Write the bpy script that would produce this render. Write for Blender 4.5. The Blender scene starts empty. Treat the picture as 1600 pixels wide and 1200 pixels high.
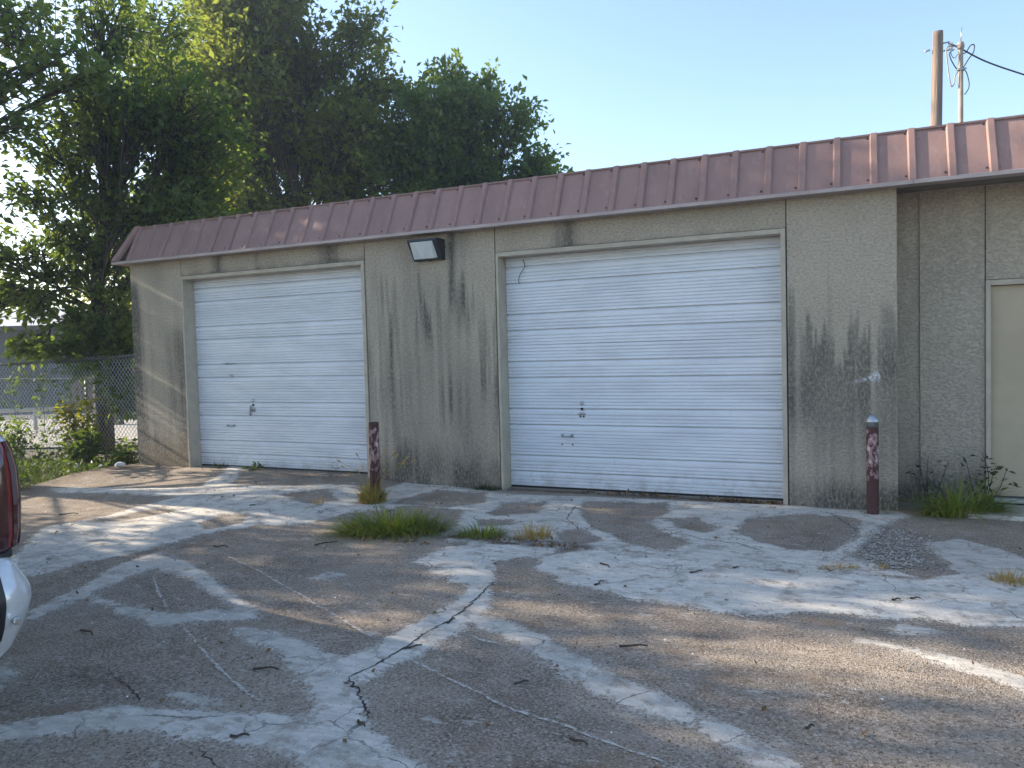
import bpy, bmesh, math, random
import numpy as np
from math import radians as R, sin, cos, pi
from mathutils import Vector, Matrix

sc = bpy.context.scene
col = sc.collection

# ------------------------------------------------------------------ camera
cam_d = bpy.data.cameras.new('camera'); cam = bpy.data.objects.new('camera', cam_d); col.objects.link(cam)
sc.camera = cam
yaw, pitch, roll = R(24.4), R(-2.4), R(1.5)
fw = Vector((-sin(yaw)*cos(pitch), cos(yaw)*cos(pitch), sin(pitch)))
rt = Vector((cos(yaw), sin(yaw), 0)); up = rt.cross(fw)
rt2 = rt*cos(roll) - up*sin(roll); up2 = up*cos(roll) + rt*sin(roll)
m = Matrix((rt2, up2, -fw)).transposed().to_4x4(); m.translation = (0, -7.55, 1.5)
cam.matrix_world = m
cam_d.sensor_width = 36; cam_d.lens = 36*1200/1600
cam_d.clip_start = .05; cam_d.clip_end = 2000

# ------------------------------------------------------------------ sky and sun
SUN_EL, SUN_SIDE = R(24), R(2)          # low sun from the left, a little in front of the facade
to_sun = Vector((-cos(SUN_SIDE)*cos(SUN_EL), -sin(SUN_SIDE)*cos(SUN_EL), sin(SUN_EL)))
w = bpy.data.worlds.new('World'); sc.world = w; w.use_nodes = True
nt = w.node_tree; bg = nt.nodes['Background']
sky = nt.nodes.new('ShaderNodeTexSky'); sky.sky_type = 'NISHITA'; sky.sun_disc = False
sky.sun_elevation = SUN_EL; sky.sun_rotation = math.atan2(to_sun.x, to_sun.y)
sky.air_density = 1.0; sky.dust_density = .9; sky.ozone_density = 1.4; sky.altitude = 100
nt.links.new(sky.outputs[0], bg.inputs[0]); bg.inputs[1].default_value = .14
sd = bpy.data.lights.new('sun', 'SUN'); sd.energy = 5; sd.angle = R(.53); sd.color = (1, .87, .7)
so = bpy.data.objects.new('sun', sd); col.objects.link(so)
so.rotation_euler = to_sun.to_track_quat('Z', 'Y').to_euler()
vs = sc.view_settings; vs.view_transform = 'Standard'; vs.look = 'None'; vs.gamma = 1; vs.use_curve_mapping = False
vs.exposure = 1.32
sc.cycles.max_bounces = 5; sc.cycles.diffuse_bounces = 3; sc.cycles.transparent_max_bounces = 8

# ------------------------------------------------------------------ helpers
def tag(o, label=None, cat=None, group=None, kind=None):
    if label: o['label'] = label
    if cat: o['category'] = cat
    if group: o['group'] = group
    if kind: o['kind'] = kind
    return o
def empty(name, loc=(0, 0, 0), rz=0, **k):
    o = bpy.data.objects.new(name, None); col.objects.link(o); o.location = loc; o.rotation_euler.z = rz
    o.empty_display_size = .1
    return tag(o, **k)
def link(name, me, mat, parent=None, **k):
    o = bpy.data.objects.new(name, me); col.objects.link(o)
    if mat and not me.materials: me.materials.append(mat)
    if parent: o.parent = parent
    return tag(o, **k)
def mesh_np(V, F, smooth=False):
    """V (n,3), F (m,k) with a fixed k"""
    V = np.asarray(V, np.float32); F = np.asarray(F, np.int32)
    me = bpy.data.meshes.new('mesh'); k = F.shape[1]
    me.vertices.add(len(V)); me.vertices.foreach_set('co', V.ravel())
    me.loops.add(F.size); me.loops.foreach_set('vertex_index', F.ravel())
    me.polygons.add(len(F)); me.polygons.foreach_set('loop_start', np.arange(0, F.size, k, dtype=np.int32))
    me.polygons.foreach_set('loop_total', np.full(len(F), k, np.int32))
    me.polygons.foreach_set('use_smooth', np.full(len(F), smooth, bool))
    me.update(calc_edges=True); me.validate()
    return me
class MB:
    """collects shapes into one mesh"""
    def __init__(s): s.v = []; s.f = []; s.sm = []
    def add(s, v, f, smooth=False):
        o = len(s.v); s.v += [tuple(p) for p in v]; s.f += [tuple(i+o for i in q) for q in f]; s.sm += [smooth]*len(f)
        return s
    def box(s, a, b, ch=0):
        (x0, y0, z0), (x1, y1, z1) = a, b
        if ch:
            bm = bmesh.new(); bmesh.ops.create_cube(bm, size=1)
            for v in bm.verts: v.co = Vector(((x0+x1)/2+v.co.x*(x1-x0), (y0+y1)/2+v.co.y*(y1-y0), (z0+z1)/2+v.co.z*(z1-z0)))
            bmesh.ops.bevel(bm, geom=bm.edges[:], offset=ch, segments=1, affect='EDGES')
            bm.verts.index_update(); s.add([v.co[:] for v in bm.verts], [[v.index for v in f.verts] for f in bm.faces]); bm.free(); return s
        v = [(x, y, z) for z in (z0, z1) for y in (y0, y1) for x in (x0, x1)]
        return s.add(v, [(0, 2, 3, 1), (4, 5, 7, 6), (0, 1, 5, 4), (2, 6, 7, 3), (0, 4, 6, 2), (1, 3, 7, 5)])
    def tube(s, P, r, n=8, cap=True, smooth=True):
        P = [Vector(p) for p in P]; k = len(P); r = [r]*k if not hasattr(r, '__len__') else r
        v = []; ref = Vector((.3, .9, .2)).normalized()
        for i in range(k):
            t = (P[min(i+1, k-1)]-P[max(i-1, 0)]).normalized()
            a = t.cross(ref)
            if a.length < .05: a = t.cross(Vector((1, 0, 0)))
            a.normalize(); b = t.cross(a)
            v += [P[i]+(a*cos(2*pi*j/n)+b*sin(2*pi*j/n))*r[i] for j in range(n)]
        f = [(i*n+j, i*n+(j+1) % n, (i+1)*n+(j+1) % n, (i+1)*n+j) for i in range(k-1) for j in range(n)]
        s.add(v, f, smooth)
        if cap: s.f += [tuple(len(s.v)-k*n+j for j in range(n))[::-1], tuple(len(s.v)-n+j for j in range(n))]; s.sm += [False]*2
        return s
    def lathe(s, prof, n=24, c=(0, 0, 0)):
        v = [(c[0]+r*cos(2*pi*j/n), c[1]+r*sin(2*pi*j/n), c[2]+z) for r, z in prof for j in range(n)]
        f = [(i*n+j, i*n+(j+1) % n, (i+1)*n+(j+1) % n, (i+1)*n+j) for i in range(len(prof)-1) for j in range(n)]
        s.add(v, f, True); s.f.append(tuple(len(s.v)-n+j for j in range(n))); s.sm.append(False)
        s.f.append(tuple(len(s.v)-len(prof)*n+j for j in range(n))[::-1]); s.sm.append(False)
        return s
    def prism(s, poly, axis, a, b):
        """poly of 2-D points swept along axis 0 (x: poly = y,z), 1 (y: x,z) or 2 (z: x,y)"""
        n = len(poly)
        def P(q, t): return {0: (t, q[0], q[1]), 1: (q[0], t, q[1]), 2: (q[0], q[1], t)}[axis]
        v = [P(q, a) for q in poly]+[P(q, b) for q in poly]
        return s.add(v, [(i, (i+1) % n, n+(i+1) % n, n+i) for i in range(n)]+[tuple(range(n))[::-1], tuple(range(n, 2*n))])
    def mesh(s):
        me = bpy.data.meshes.new('mesh'); me.from_pydata(s.v, [], s.f); me.update()
        me.polygons.foreach_set('use_smooth', s.sm)
        bm = bmesh.new(); bm.from_mesh(me); bmesh.ops.recalc_face_normals(bm, faces=bm.faces[:]); bm.to_mesh(me); bm.free()
        return me
    def build(s, name, mat, parent=None, **k): return link(name, s.mesh(), mat, parent, **k)

_rng = np.random.RandomState(7); _tab = _rng.rand(256, 256).astype(np.float32)
def vnoise(x, y):
    x = np.asarray(x, float); y = np.asarray(y, float)+0*x; x = x+0*y
    xi = np.floor(x).astype(int); yi = np.floor(y).astype(int); fx = x-xi; fy = y-yi
    fx = fx*fx*(3-2*fx); fy = fy*fy*(3-2*fy)
    g = lambda a, b: _tab[a % 256, b % 256]
    return (g(xi, yi)*(1-fx)+g(xi+1, yi)*fx)*(1-fy)+(g(xi, yi+1)*(1-fx)+g(xi+1, yi+1)*fx)*fy
def sstep(a, b, x): t = np.clip((x-a)/(b-a), 0, 1); return t*t*(3-2*t)
def set_attr(me, name, vals):
    a = me.attributes.new(name, 'FLOAT', 'POINT'); a.data.foreach_set('value', np.asarray(vals, np.float32).ravel())

# ------------------------------------------------------------------ materials
class NT:
    def __init__(s, name):
        s.m = bpy.data.materials.new(name); s.m.use_nodes = True; s.t = s.m.node_tree
        s.b = s.t.nodes['Principled BSDF']; s.out = s.t.nodes['Material Output']
    def n(s, typ, **k):
        nd = s.t.nodes.new('ShaderNode'+typ)
        for a, v in k.items():
            if a.startswith('i_'):
                key = a[2:]; key = int(key) if key.isdigit() else key.replace('_', ' ')
                s.put(nd.inputs[key], v)
            else: setattr(nd, a, v)
        return nd
    def put(s, sock, v):
        if isinstance(v, bpy.types.NodeSocket): s.t.links.new(v, sock)
        elif isinstance(v, bpy.types.Node): s.t.links.new(v.outputs[0], sock)
        else:
            if hasattr(v, '__len__') and len(v) == 3 and sock.type == 'RGBA': v = (*v, 1)
            sock.default_value = v
    def pos(s, scale=(1, 1, 1), obj=True):
        c = s.n('TexCoord'); mp = s.n('Mapping'); s.put(mp.inputs[0], c.outputs['Object' if obj else 'Generated']); mp.inputs['Scale'].default_value = scale
        return mp.outputs[0]
    def noise(s, scale, detail=4, rough=.55, vec=None, dist=0):
        nd = s.n('TexNoise', i_Scale=scale, i_Detail=detail, i_Roughness=rough, i_Distortion=dist)
        s.put(nd.inputs['Vector'], vec if vec is not None else s.pos()); return nd.outputs[0]
    def vor(s, scale, vec=None, feature='F1', out=0):
        nd = s.n('TexVoronoi', i_Scale=scale, feature=feature); s.put(nd.inputs['Vector'], vec if vec is not None else s.pos()); return nd.outputs[out]
    def math(s, op, a, b=0, c=0, clamp=False):
        nd = s.n('Math', operation=op, use_clamp=clamp); s.put(nd.inputs[0], a); s.put(nd.inputs[1], b); s.put(nd.inputs[2], c); return nd.outputs[0]
    def ss(s, x, a, b, lo=0, hi=1):
        nd = s.n('MapRange', interpolation_type='SMOOTHSTEP'); s.put(nd.inputs[0], x)
        for i, v in enumerate((a, b, lo, hi)): s.put(nd.inputs[i+1], v)
        return nd.outputs[0]
    def mix(s, f, a, b, blend='MIX'):
        nd = s.n('Mix', data_type='RGBA', blend_type=blend); s.put(nd.inputs[0], f); s.put(nd.inputs[6], a); s.put(nd.inputs[7], b); return nd.outputs[2]
    def attr(s, name): return s.n('Attribute', attribute_name=name).outputs['Fac']
    def bump(s, h, strength=.5, dist=.01, normal=None):
        nd = s.n('Bump', i_Strength=strength, i_Distance=dist); s.put(nd.inputs['Height'], h)
        if normal is not None: s.put(nd.inputs['Normal'], normal)
        return nd.outputs[0]
    def sep(s, vec=None):
        nd = s.n('SeparateXYZ'); s.put(nd.inputs[0], vec if vec is not None else s.pos()); return nd.outputs
    def spot(s, c, r):
        """soft mask 1 inside an ellipsoid of radii r about c (object space)"""
        a = s.n('VectorMath', operation='SUBTRACT'); s.put(a.inputs[0], s.pos()); a.inputs[1].default_value = c
        d = s.n('VectorMath', operation='DIVIDE'); s.put(d.inputs[0], a.outputs[0]); d.inputs[1].default_value = r
        l = s.n('VectorMath', operation='LENGTH'); s.put(l.inputs[0], d.outputs[0]); return s.ss(l.outputs['Value'], 1, .45)
    def fin(s, base=None, rough=None, metal=None, normal=None, **k):
        for key, v in (('Base Color', base), ('Roughness', rough), ('Metallic', metal), ('Normal', normal)):
            if v is not None: s.put(s.b.inputs[key], v)
        for key, v in k.items(): s.put(s.b.inputs[key.replace('_', ' ')], v)
        return s.m
def simple(name, c1, c2=None, scale=8, rough=.7, metal=0, bump=0, bscale=60, stretch=(1, 1, 1), lo=.35, hi=.65, bd=.004, **k):
    t = NT(name); v = t.pos(stretch); c2 = c2 or tuple(x*.75 for x in c1)
    f = t.ss(t.noise(scale, 4, .6, v), lo, hi)
    nrm = t.bump(t.noise(bscale, 4, .6, v), bump, bd) if bump else None
    return t.fin(t.mix(f, c1, c2), rough, metal, nrm, **k)

def m_wall():
    t = NT('stucco'); st = t.attr('stain')
    v = t.pos((1, 1, 1.6)); big = t.noise(1.3, 3); fine = t.noise(34, 4, .66, v)
    base = t.mix(t.ss(big, .35, .7), (.58, .495, .385), (.505, .43, .335))
    base = t.mix(t.ss(fine, .32, .62), t.mix(.34, base, (.1, .09, .075)), base)
    f = t.math('MULTIPLY', st, t.ss(t.noise(48, 3, .7, t.pos((1, 1, .45))), .25, .62, .4, 1.1), clamp=True)
    base = t.mix(f, base, (.10, .092, .078))
    base = t.mix(t.math('MULTIPLY', t.attr('warm'), t.ss(fine, .35, .6)), base, (.30, .20, .11))
    sm = t.math('MULTIPLY', t.attr('smear'), t.ss(t.noise(40, 4), .38, .55)); base = t.mix(sm, base, (.75, .76, .78))
    h = t.ss(fine, .33, .64)
    return t.fin(base, .92, 0, t.bump(h, .75, .012))
def m_pave():
    t = NT('aged_concrete'); P = t.pos()
    d = t.attr('patch'); tone = t.attr('tone')
    edge = t.math('ADD', t.math('MULTIPLY', t.math('SUBTRACT', t.noise(4.5, 6, .7), .5), .26), t.math('MULTIPLY', t.math('SUBTRACT', t.noise(34, 3, .7), .5), .13))
    gr = t.noise(70, 3, .8)
    f = t.ss(t.math('ADD', t.math('ADD', d, edge), t.math('MULTIPLY', t.math('SUBTRACT', gr, .5), .13)), -.018, .028)
    nearf = t.ss(t.math('ADD', d, edge), -.34, .02, 0, .26)
    # weathered aggregate
    sp = t.vor(120); sp2 = t.vor(75, out=1); big = t.noise(.9, 3, .6); mid = t.noise(5, 4, .75)
    dk = t.mix(t.ss(big, .36, .64), (.175, .136, .103), (.285, .225, .168))
    dk = t.mix(t.ss(mid, .33, .66), dk, t.mix(.55, dk, (.38, .32, .26)))
    dk = t.mix(nearf, dk, (.33, .295, .25))
    dk = t.mix(t.ss(gr, .53, .66, 0, .85), dk, (.52, .46, .40))
    dk = t.mix(t.ss(gr, .46, .35, 0, .85), dk, (.04, .034, .03))
    dk = t.mix(t.ss(t.noise(2.1, 3, .5), .56, .75, 0, .55), dk, (.22, .15, .095))
    pebble = t.math('MULTIPLY', t.ss(sp, .22, .12), t.ss(t.sep(sp2)[0], .8, .9)); dk = t.mix(t.math('MULTIPLY', pebble, .7), dk, (.5, .48, .45))
    # cement skim
    tr = t.noise(9, 4, .7, t.pos((.5, 1.6, 1)), 1.2)
    lt = t.mix(tone, (.33, .30, .26), (.72, .67, .59))
    lt = t.mix(t.ss(tr, .35, .7), t.mix(.30, lt, (.09, .088, .085)), t.mix(.2, lt, (.72, .68, .62)))
    lt = t.mix(t.ss(t.noise(3.1, 5, .75), .50, .68, 0, .5), lt, (.19, .17, .15))
    lt = t.mix(t.ss(gr, .58, .68, 0, .5), lt, (.1, .1, .1))
    wv = t.n('VectorMath', operation='ADD'); t.put(wv.inputs[0], P); nz = t.n('TexNoise', i_Scale=5., i_Detail=4.); t.put(nz.inputs['Vector'], P)
    sc_ = t.n('VectorMath', operation='SCALE', i_Scale=.22); t.put(sc_.inputs[0], nz.outputs['Color']); t.put(wv.inputs[1], sc_.outputs[0])
    hair = t.math('MULTIPLY', t.ss(t.vor(2.1, wv.outputs[0], 'DISTANCE_TO_EDGE'), .013, .003), t.ss(big, .42, .58, 0, .8))
    lt = t.mix(hair, lt, (.07, .062, .055))
    wear = t.math('SUBTRACT', 1, t.ss(t.noise(6.5, 5, .75), .53, .61, 0, .62)); spots = t.ss(t.noise(7.5, 5, .75, t.pos((.8, 1.3, 1))), .58, .66, 0, .55)
    f = t.math('MAXIMUM', t.math('MULTIPLY', f, wear), spots)
    base = t.mix(f, dk, lt)
    base = t.mix(t.math('MULTIPLY', t.attr('soil'), t.ss(mid, .3, .6)), base, (.1, .075, .05))
    h = t.mix(f, t.math('ADD', gr, t.math('MULTIPLY', sp, .5)), t.math('ADD', t.math('MULTIPLY', tr, .35), t.math('MULTIPLY', gr, .3)))
    nrm = t.bump(h, .8, .008)
    return t.fin(base, t.mix(f, (.95,)*3, (.8,)*3), 0, nrm, Specular_IOR_Level=.2)
def m_door():
    t = NT('white_door_paint'); a = t.noise(3, 5, .6, t.pos((.6, 1, 2))); z = t.sep()[2]
    base = t.mix(t.ss(a, .35, .7), (.72, .735, .775), (.63, .645, .685))
    base = t.mix(t.math('MULTIPLY', t.ss(z, .38, .0), t.ss(t.noise(6, 5, .7), .42, .66, 0, .5)), base, (.36, .33, .29))
    base = t.mix(t.ss(t.noise(22, 5, .75, t.pos((1, 1, .25))), .58, .76, 0, .4), base, (.42, .42, .42))
    for c, r in (((-7.62, .18, 1.44), (.17, .4, .02)), ((-7.59, .18, 1.28), (.07, .4, .022)), ((-5.95, .18, .14), (.10, .4, .06))):
        base = t.mix(t.math('MULTIPLY', t.spot(c, r), t.ss(t.noise(26, 4, .7, t.pos((.5, 1, 1))), .42, .56, 0, .8)), base, (.14, .15, .16))
    return t.fin(base, t.ss(a, .3, .7, .36, .5), 0, t.bump(t.noise(2.2, 2), .15, .02))
def m_roof():
    t = NT('terracotta_metal'); a = t.noise(2.4, 5, .6, t.pos((1.2, 1, .3))); b = t.noise(14, 5, .7, t.pos((1, 1, .12)))
    base = t.mix(t.ss(a, .33, .68), (.33, .205, .178), (.275, .17, .15))
    base = t.mix(t.ss(b, .5, .75, 0, .55), base, (.38, .27, .245))
    base = t.mix(t.ss(t.noise(30, 4, .65, t.pos((1, 1, .55))), .66, .74, 0, .75), base, (.13, .08, .075))
    return t.fin(base, .72, .0, t.bump(t.noise(3, 2), .25, .02), Specular_IOR_Level=.3)
def m_bollard():
    t = NT('peeling_bollard_paint'); n = t.noise(17, 5, .68, t.pos((1, 1, .6))); z = t.sep()[2]
    rust = t.mix(t.noise(40, 5, .7), (.035, .015, .014), (.10, .034, .028))
    zz = t.math('MULTIPLY', t.ss(z, .08, .4), t.ss(z, .80, .72))
    x = t.math('ADD', n, t.math('MULTIPLY', t.math('SUBTRACT', zz, 1), .4))
    f = t.ss(x, .49, .515)
    base = t.mix(f, rust, t.mix(t.noise(30), (.27, .13, .135), (.38, .23, .23)))
    base = t.mix(t.ss(x, .60, .62), base, (.52, .47, .47))
    return t.fin(base, .7, 0, t.bump(f, .7, .004))
def m_leaf(name, hue, var=.4, trans=.45):
    t = NT(name); a = t.attr('rnd')
    base = t.mix(a, tuple(h*(1-var) for h in hue), tuple(h*(1+var) for h in (hue[0]*1.25, hue[1], hue[2]*.8)))
    p = t.fin(base, .55, 0, Specular_IOR_Level=.35)
    tr = t.n('BsdfTranslucent'); t.put(tr.inputs[0], t.mix(.65, base, (hue[0]*3.4, hue[1]*2.6, hue[2]*.6)))
    mx = t.n('MixShader', i_0=trans); t.put(mx.inputs[1], t.b.outputs[0]); t.put(mx.inputs[2], tr.outputs[0]); t.put(t.out.inputs[0], mx.outputs[0])
    return p
M = dict(
    wall=m_wall(), pave=m_pave(), door=m_door(), roof=m_roof(), bollard=m_bollard(),
    joint=simple('dark_joint', (.03, .028, .026), rough=.9),
    frame=simple('beige_frame_paint', (.47, .41, .32), (.40, .345, .27), 6, .6, bump=.1),
    trim=simple('faded_metal_trim', (.45, .37, .35), (.36, .29, .275), 9, .5, .1, stretch=(.3, 1, 1)),
    steeldoor=simple('tan_door_paint', (.44, .36, .25), (.40, .325, .225), 3, .5),
    soffit=simple('soffit_paint', (.22, .19, .16), rough=.8),
    deck=simple('roof_felt', (.12, .11, .10), rough=.95),
    galv=simple('galvanised_steel', (.50, .52, .54), (.36, .38, .40), 25, .42, .8),
    fencesteel=simple('shaded_fence_steel', (.17, .17, .175), (.10, .10, .105), 25, .5, .7),  # darker than the galvanised mesh: shade put into the colour
    chrome=simple('bright_steel', (.75, .76, .78), (.55, .56, .58), 30, .2, 1),
    black=simple('black_plastic', (.012, .013, .015), rough=.45),
    hole=simple('dark_hole', (.004, .004, .005), rough=.9),
    housing=simple('bronze_lamp_housing', (.022, .022, .026), (.03, .03, .034), 12, .45),
    crack=simple('crack_dirt', (.018, .016, .015), (.045, .038, .03), 60, .95),
    bark=simple('tree_bark', (.045, .038, .031), (.085, .072, .06), 10, .95, bump=1, bscale=16, stretch=(1, 1, .25), bd=.03),
    twig=simple('dead_twig', (.035, .026, .02), (.075, .058, .045), 40, .9),
    soil=simple('lot_ground', (.10, .085, .06), (.07, .075, .035), 1.2, .95, bump=.6, bscale=12, bd=.05),
    road=simple('pale_road_concrete', (.38, .36, .33), (.31, .29, .27), .8, .9, bump=.3, bscale=40),
    asphalt=simple('far_asphalt', (.10, .10, .105), (.075, .075, .08), 1, .9),
    wood=simple('weathered_pole_wood', (.29, .215, .17), (.15, .115, .095), 9, .9, bump=.9, bscale=22, stretch=(1, 1, .06), bd=.02),
    pvc=simple('mast_conduit', (.36, .29, .23), (.28, .225, .18), 5, .75),
    cable=simple('black_cable', (.03, .028, .03), rough=.6),
    greycable=simple('bare_cable', (.42, .41, .40), (.25, .25, .25), 50, .5),
    brick=simple('far_brick', (.24, .12, .095), (.16, .085, .07), 2.5, .9),
    siding=simple('far_siding', (.07, .08, .095), (.06, .066, .08), 2, .7),
    tin=simple('pale_metal_roof', (.50, .49, .48), (.42, .41, .40), 1.5, .5),
    stone=simple('gravel_stone', (.40, .365, .33), (.2, .18, .16), 14, .9),
    litterleaf=simple('dry_leaf', (.22, .12, .05), (.10, .06, .03), 20, .9),
    plastic=simple('white_litter', (.75, .75, .76), (.55, .55, .56), 12, .5),
    paint=simple('silver_truck_paint', (.66, .67, .69), (.62, .63, .65), 40, .25, .35, Coat_Weight=.8),
    tyre=simple('tyre_rubber', (.018, .018, .018), rough=.85),
    grey=simple('grey_step_pad', (.30, .30, .31), rough=.5),
    redlens=simple('red_tail_lens', (.20, .014, .016), (.15, .010, .012), 6, .16, Coat_Weight=1),
    darkred=simple('dark_red_lens', (.05, .006, .008), rough=.15, Coat_Weight=1),
    clear=simple('clear_and_sky_lens', (.55, .5, .52), rough=.12, Coat_Weight=1),
    glass=simple('dark_truck_glass', (.012, .014, .016), rough=.05),
    lampglass=simple('prismatic_lamp_glass', (.62, .66, .66), (.50, .55, .56), 8, .2, bump=.35, bscale=70, stretch=(1, 1, .2), Coat_Weight=.6),
    leafA=m_leaf('elm_leaf', (.080, .140, .052), .5, .5), leafB=m_leaf('oak_leaf', (.098, .148, .050), .5, .5), leafC=m_leaf('hackberry_leaf', (.080, .146, .050), .5, .5),
    leafY=m_leaf('sunny_leaf', (.12, .15, .028), .35, .55),
    grass=m_leaf('grass_blade', (.13, .205, .045), .45, .4), drygrass=m_leaf('dry_grass_blade', (.28, .24, .11), .3, .35),
    weed=m_leaf('weed_leaf', (.045, .085, .03), .35, .4), darkweed=m_leaf('shade_grass', (.035, .065, .022), .4, .35),
)
def m_score():
    t = NT('chalky_score_line'); n = t.noise(28, 4, .7); f = t.ss(n, .34, .56, 0, .75)
    tr = t.n('BsdfTransparent'); mx = t.n('MixShader'); t.put(mx.inputs[0], f); t.put(mx.inputs[1], tr.outputs[0]); t.put(mx.inputs[2], t.b.outputs[0]); t.put(t.out.inputs[0], mx.outputs[0])
    return t.fin((.60, .56, .50), .9)
M['score'] = m_score()
LIGHT= [(0.95,[(-6.31,-3.51),(-6.85,-2.98),(-6.79,-2.72),(-6.72,-2.40),(-6.80,-2.05),(-6.77,-1.69),(-6.72,-1.53),(-7.23,-1.56),(-7.76,-1.56),(-8.38,-1.74),(-8.78,-1.62),(-8.47,-1.45),(-7.58,-1.27),(-6.90,-1.07),(-7.22,-0.49),(-7.71,0.22),(-7.51,0.27),(-6.89,-0.49),(-6.67,-0.87),(-6.07,-0.87),(-5.64,-0.74),(-5.16,-0.44),(-4.61,-0.90),(-4.42,-1.38),(-4.51,-1.79),(-4.55,-2.06),(-4.96,-2.27),(-5.14,-2.63),(-5.18,-2.93),(-5.20,-3.27),(-5.29,-3.56),(-5.36,-3.80),(-5.35,-4.04),(-5.42,-4.21),(-5.80,-4.01)]),
(0.70,[(-4.42,-4.70),(-4.49,-4.28),(-4.66,-3.86),(-4.64,-3.61),(-4.16,-3.76),(-3.64,-4.02),(-3.26,-4.14),(-3.34,-4.03),(-3.81,-3.78),(-4.40,-3.46),(-5.07,-3.23),(-5.03,-3.62),(-4.78,-4.11),(-4.61,-4.59)]),
(0.65,[(-4.55,-4.26),(-3.97,-4.45),(-3.60,-4.46),(-3.36,-4.30),(-3.18,-4.19),(-3.30,-4.07),(-3.52,-4.15),(-3.76,-4.31),(-4.12,-4.30),(-4.65,-4.17)]),
(0.75,[(-3.21,-4.37),(-3.17,-4.29),(-2.96,-4.32),(-2.70,-4.36),(-2.44,-4.45),(-2.31,-4.48),(-2.26,-4.25),(-2.14,-4.30),(-2.11,-4.65),(-2.06,-4.77),(-1.87,-4.96),(-1.70,-5.10),(-1.55,-5.16),(-1.35,-5.25),(-1.82,-5.43),(-1.94,-5.33),(-2.12,-5.34),(-2.30,-5.34),(-2.50,-5.37),(-2.76,-5.42),(-2.99,-5.56),(-3.11,-5.69),(-3.14,-5.75),(-3.32,-5.64),(-3.30,-5.57),(-3.17,-5.44),(-2.95,-5.24),(-2.72,-5.19),(-2.39,-5.12),(-2.15,-5.03),(-2.16,-4.95),(-2.31,-4.81),(-2.73,-4.54),(-3.00,-4.47)]),
(0.85,[(-2.68,-3.02),(-2.48,-3.21),(-2.35,-3.22),(-2.26,-3.36),(-2.26,-3.68),(-2.30,-4.03),(-2.33,-4.31),(-2.37,-4.49),(-2.07,-4.75),(-2.07,-4.57),(-2.02,-4.33),(-1.97,-4.02),(-1.98,-3.60),(-2.21,-3.05),(-2.54,-2.36),(-2.91,-1.85)]),
(0.95,[(-2.92,-2.91),(-2.96,-2.43),(-2.68,-2.21),(-2.06,-2.13),(-2.14,-2.46),(-2.45,-2.68),(-2.39,-2.90),(-2.62,-3.02)]),
(0.72,[(-2.00,-3.81),(-1.69,-3.97),(-1.35,-4.21),(-1.02,-4.43),(-0.74,-4.54),(-0.60,-4.53),(-0.60,-4.43),(-0.76,-4.32),(-1.05,-4.18),(-1.39,-3.96),(-1.75,-3.72),(-2.06,-3.64)]),
(0.72,[(-0.60,-4.52),(-0.48,-4.66),(-0.37,-4.76),(-0.21,-4.86),(-0.18,-4.70),(-0.35,-4.60),(-0.46,-4.49),(-0.59,-4.42)]),
(0.68,[(-0.02,-3.39),(0.23,-3.49),(0.40,-3.60),(0.66,-3.78),(0.70,-3.61),(0.43,-3.44),(0.24,-3.37),(-0.02,-3.34)]),
(1.00,[(-2.08,-2.69),(-2.11,-2.42),(-1.95,-2.17),(-1.51,-1.99),(-1.23,-1.97),(-0.87,-2.17),(-0.57,-2.26),(-0.17,-2.17),(0.13,-2.16),(0.34,-2.17),(0.58,-1.91),(0.77,-2.03),(1.04,-2.03),(0.88,-2.89),(0.17,-2.98),(-0.15,-2.98),(-0.41,-3.12),(-0.65,-3.16),(-0.89,-3.18),(-1.21,-3.11),(-1.43,-3.06),(-1.75,-2.96)]),
(0.85,[(-4.85,-0.39),(-4.87,0.17),(-3.35,-0.23),(-1.94,-0.10),(-0.64,-0.03),(0.28,-0.10),(0.43,-0.14),(0.22,-0.47),(0.11,-0.86),(0.02,-1.32),(-0.06,-1.72),(0.35,-2.14),(-0.17,-2.20),(-0.86,-2.25),(-1.49,-2.06),(-1.95,-2.17),(-2.14,-2.08),(-2.72,-2.12),(-2.99,-2.27),(-3.23,-1.95),(-3.45,-1.20),(-4.08,-1.08),(-4.40,-1.50),(-4.84,-1.31)]),
(0.60,[(0.41,-1.19),(0.68,-0.93),(0.89,-1.18),(1.07,-1.50),(0.97,-2.06),(0.57,-1.96)]),
(0.60,[(-2.88,-5.10),(-2.81,-5.05),(-2.60,-5.05),(-2.60,-5.13),(-2.73,-5.15)]),
(0.55,[(-3.42,-3.45),(-3.39,-3.27),(-3.23,-3.28),(-3.24,-3.44)]),
(0.55,[(0.10,-3.18),(0.20,-3.04),(0.37,-3.08),(0.28,-3.21)]),
(0.70,[(-3.93,-5.18),(-3.77,-5.20),(-3.62,-5.34),(-3.66,-5.46)])]
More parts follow.
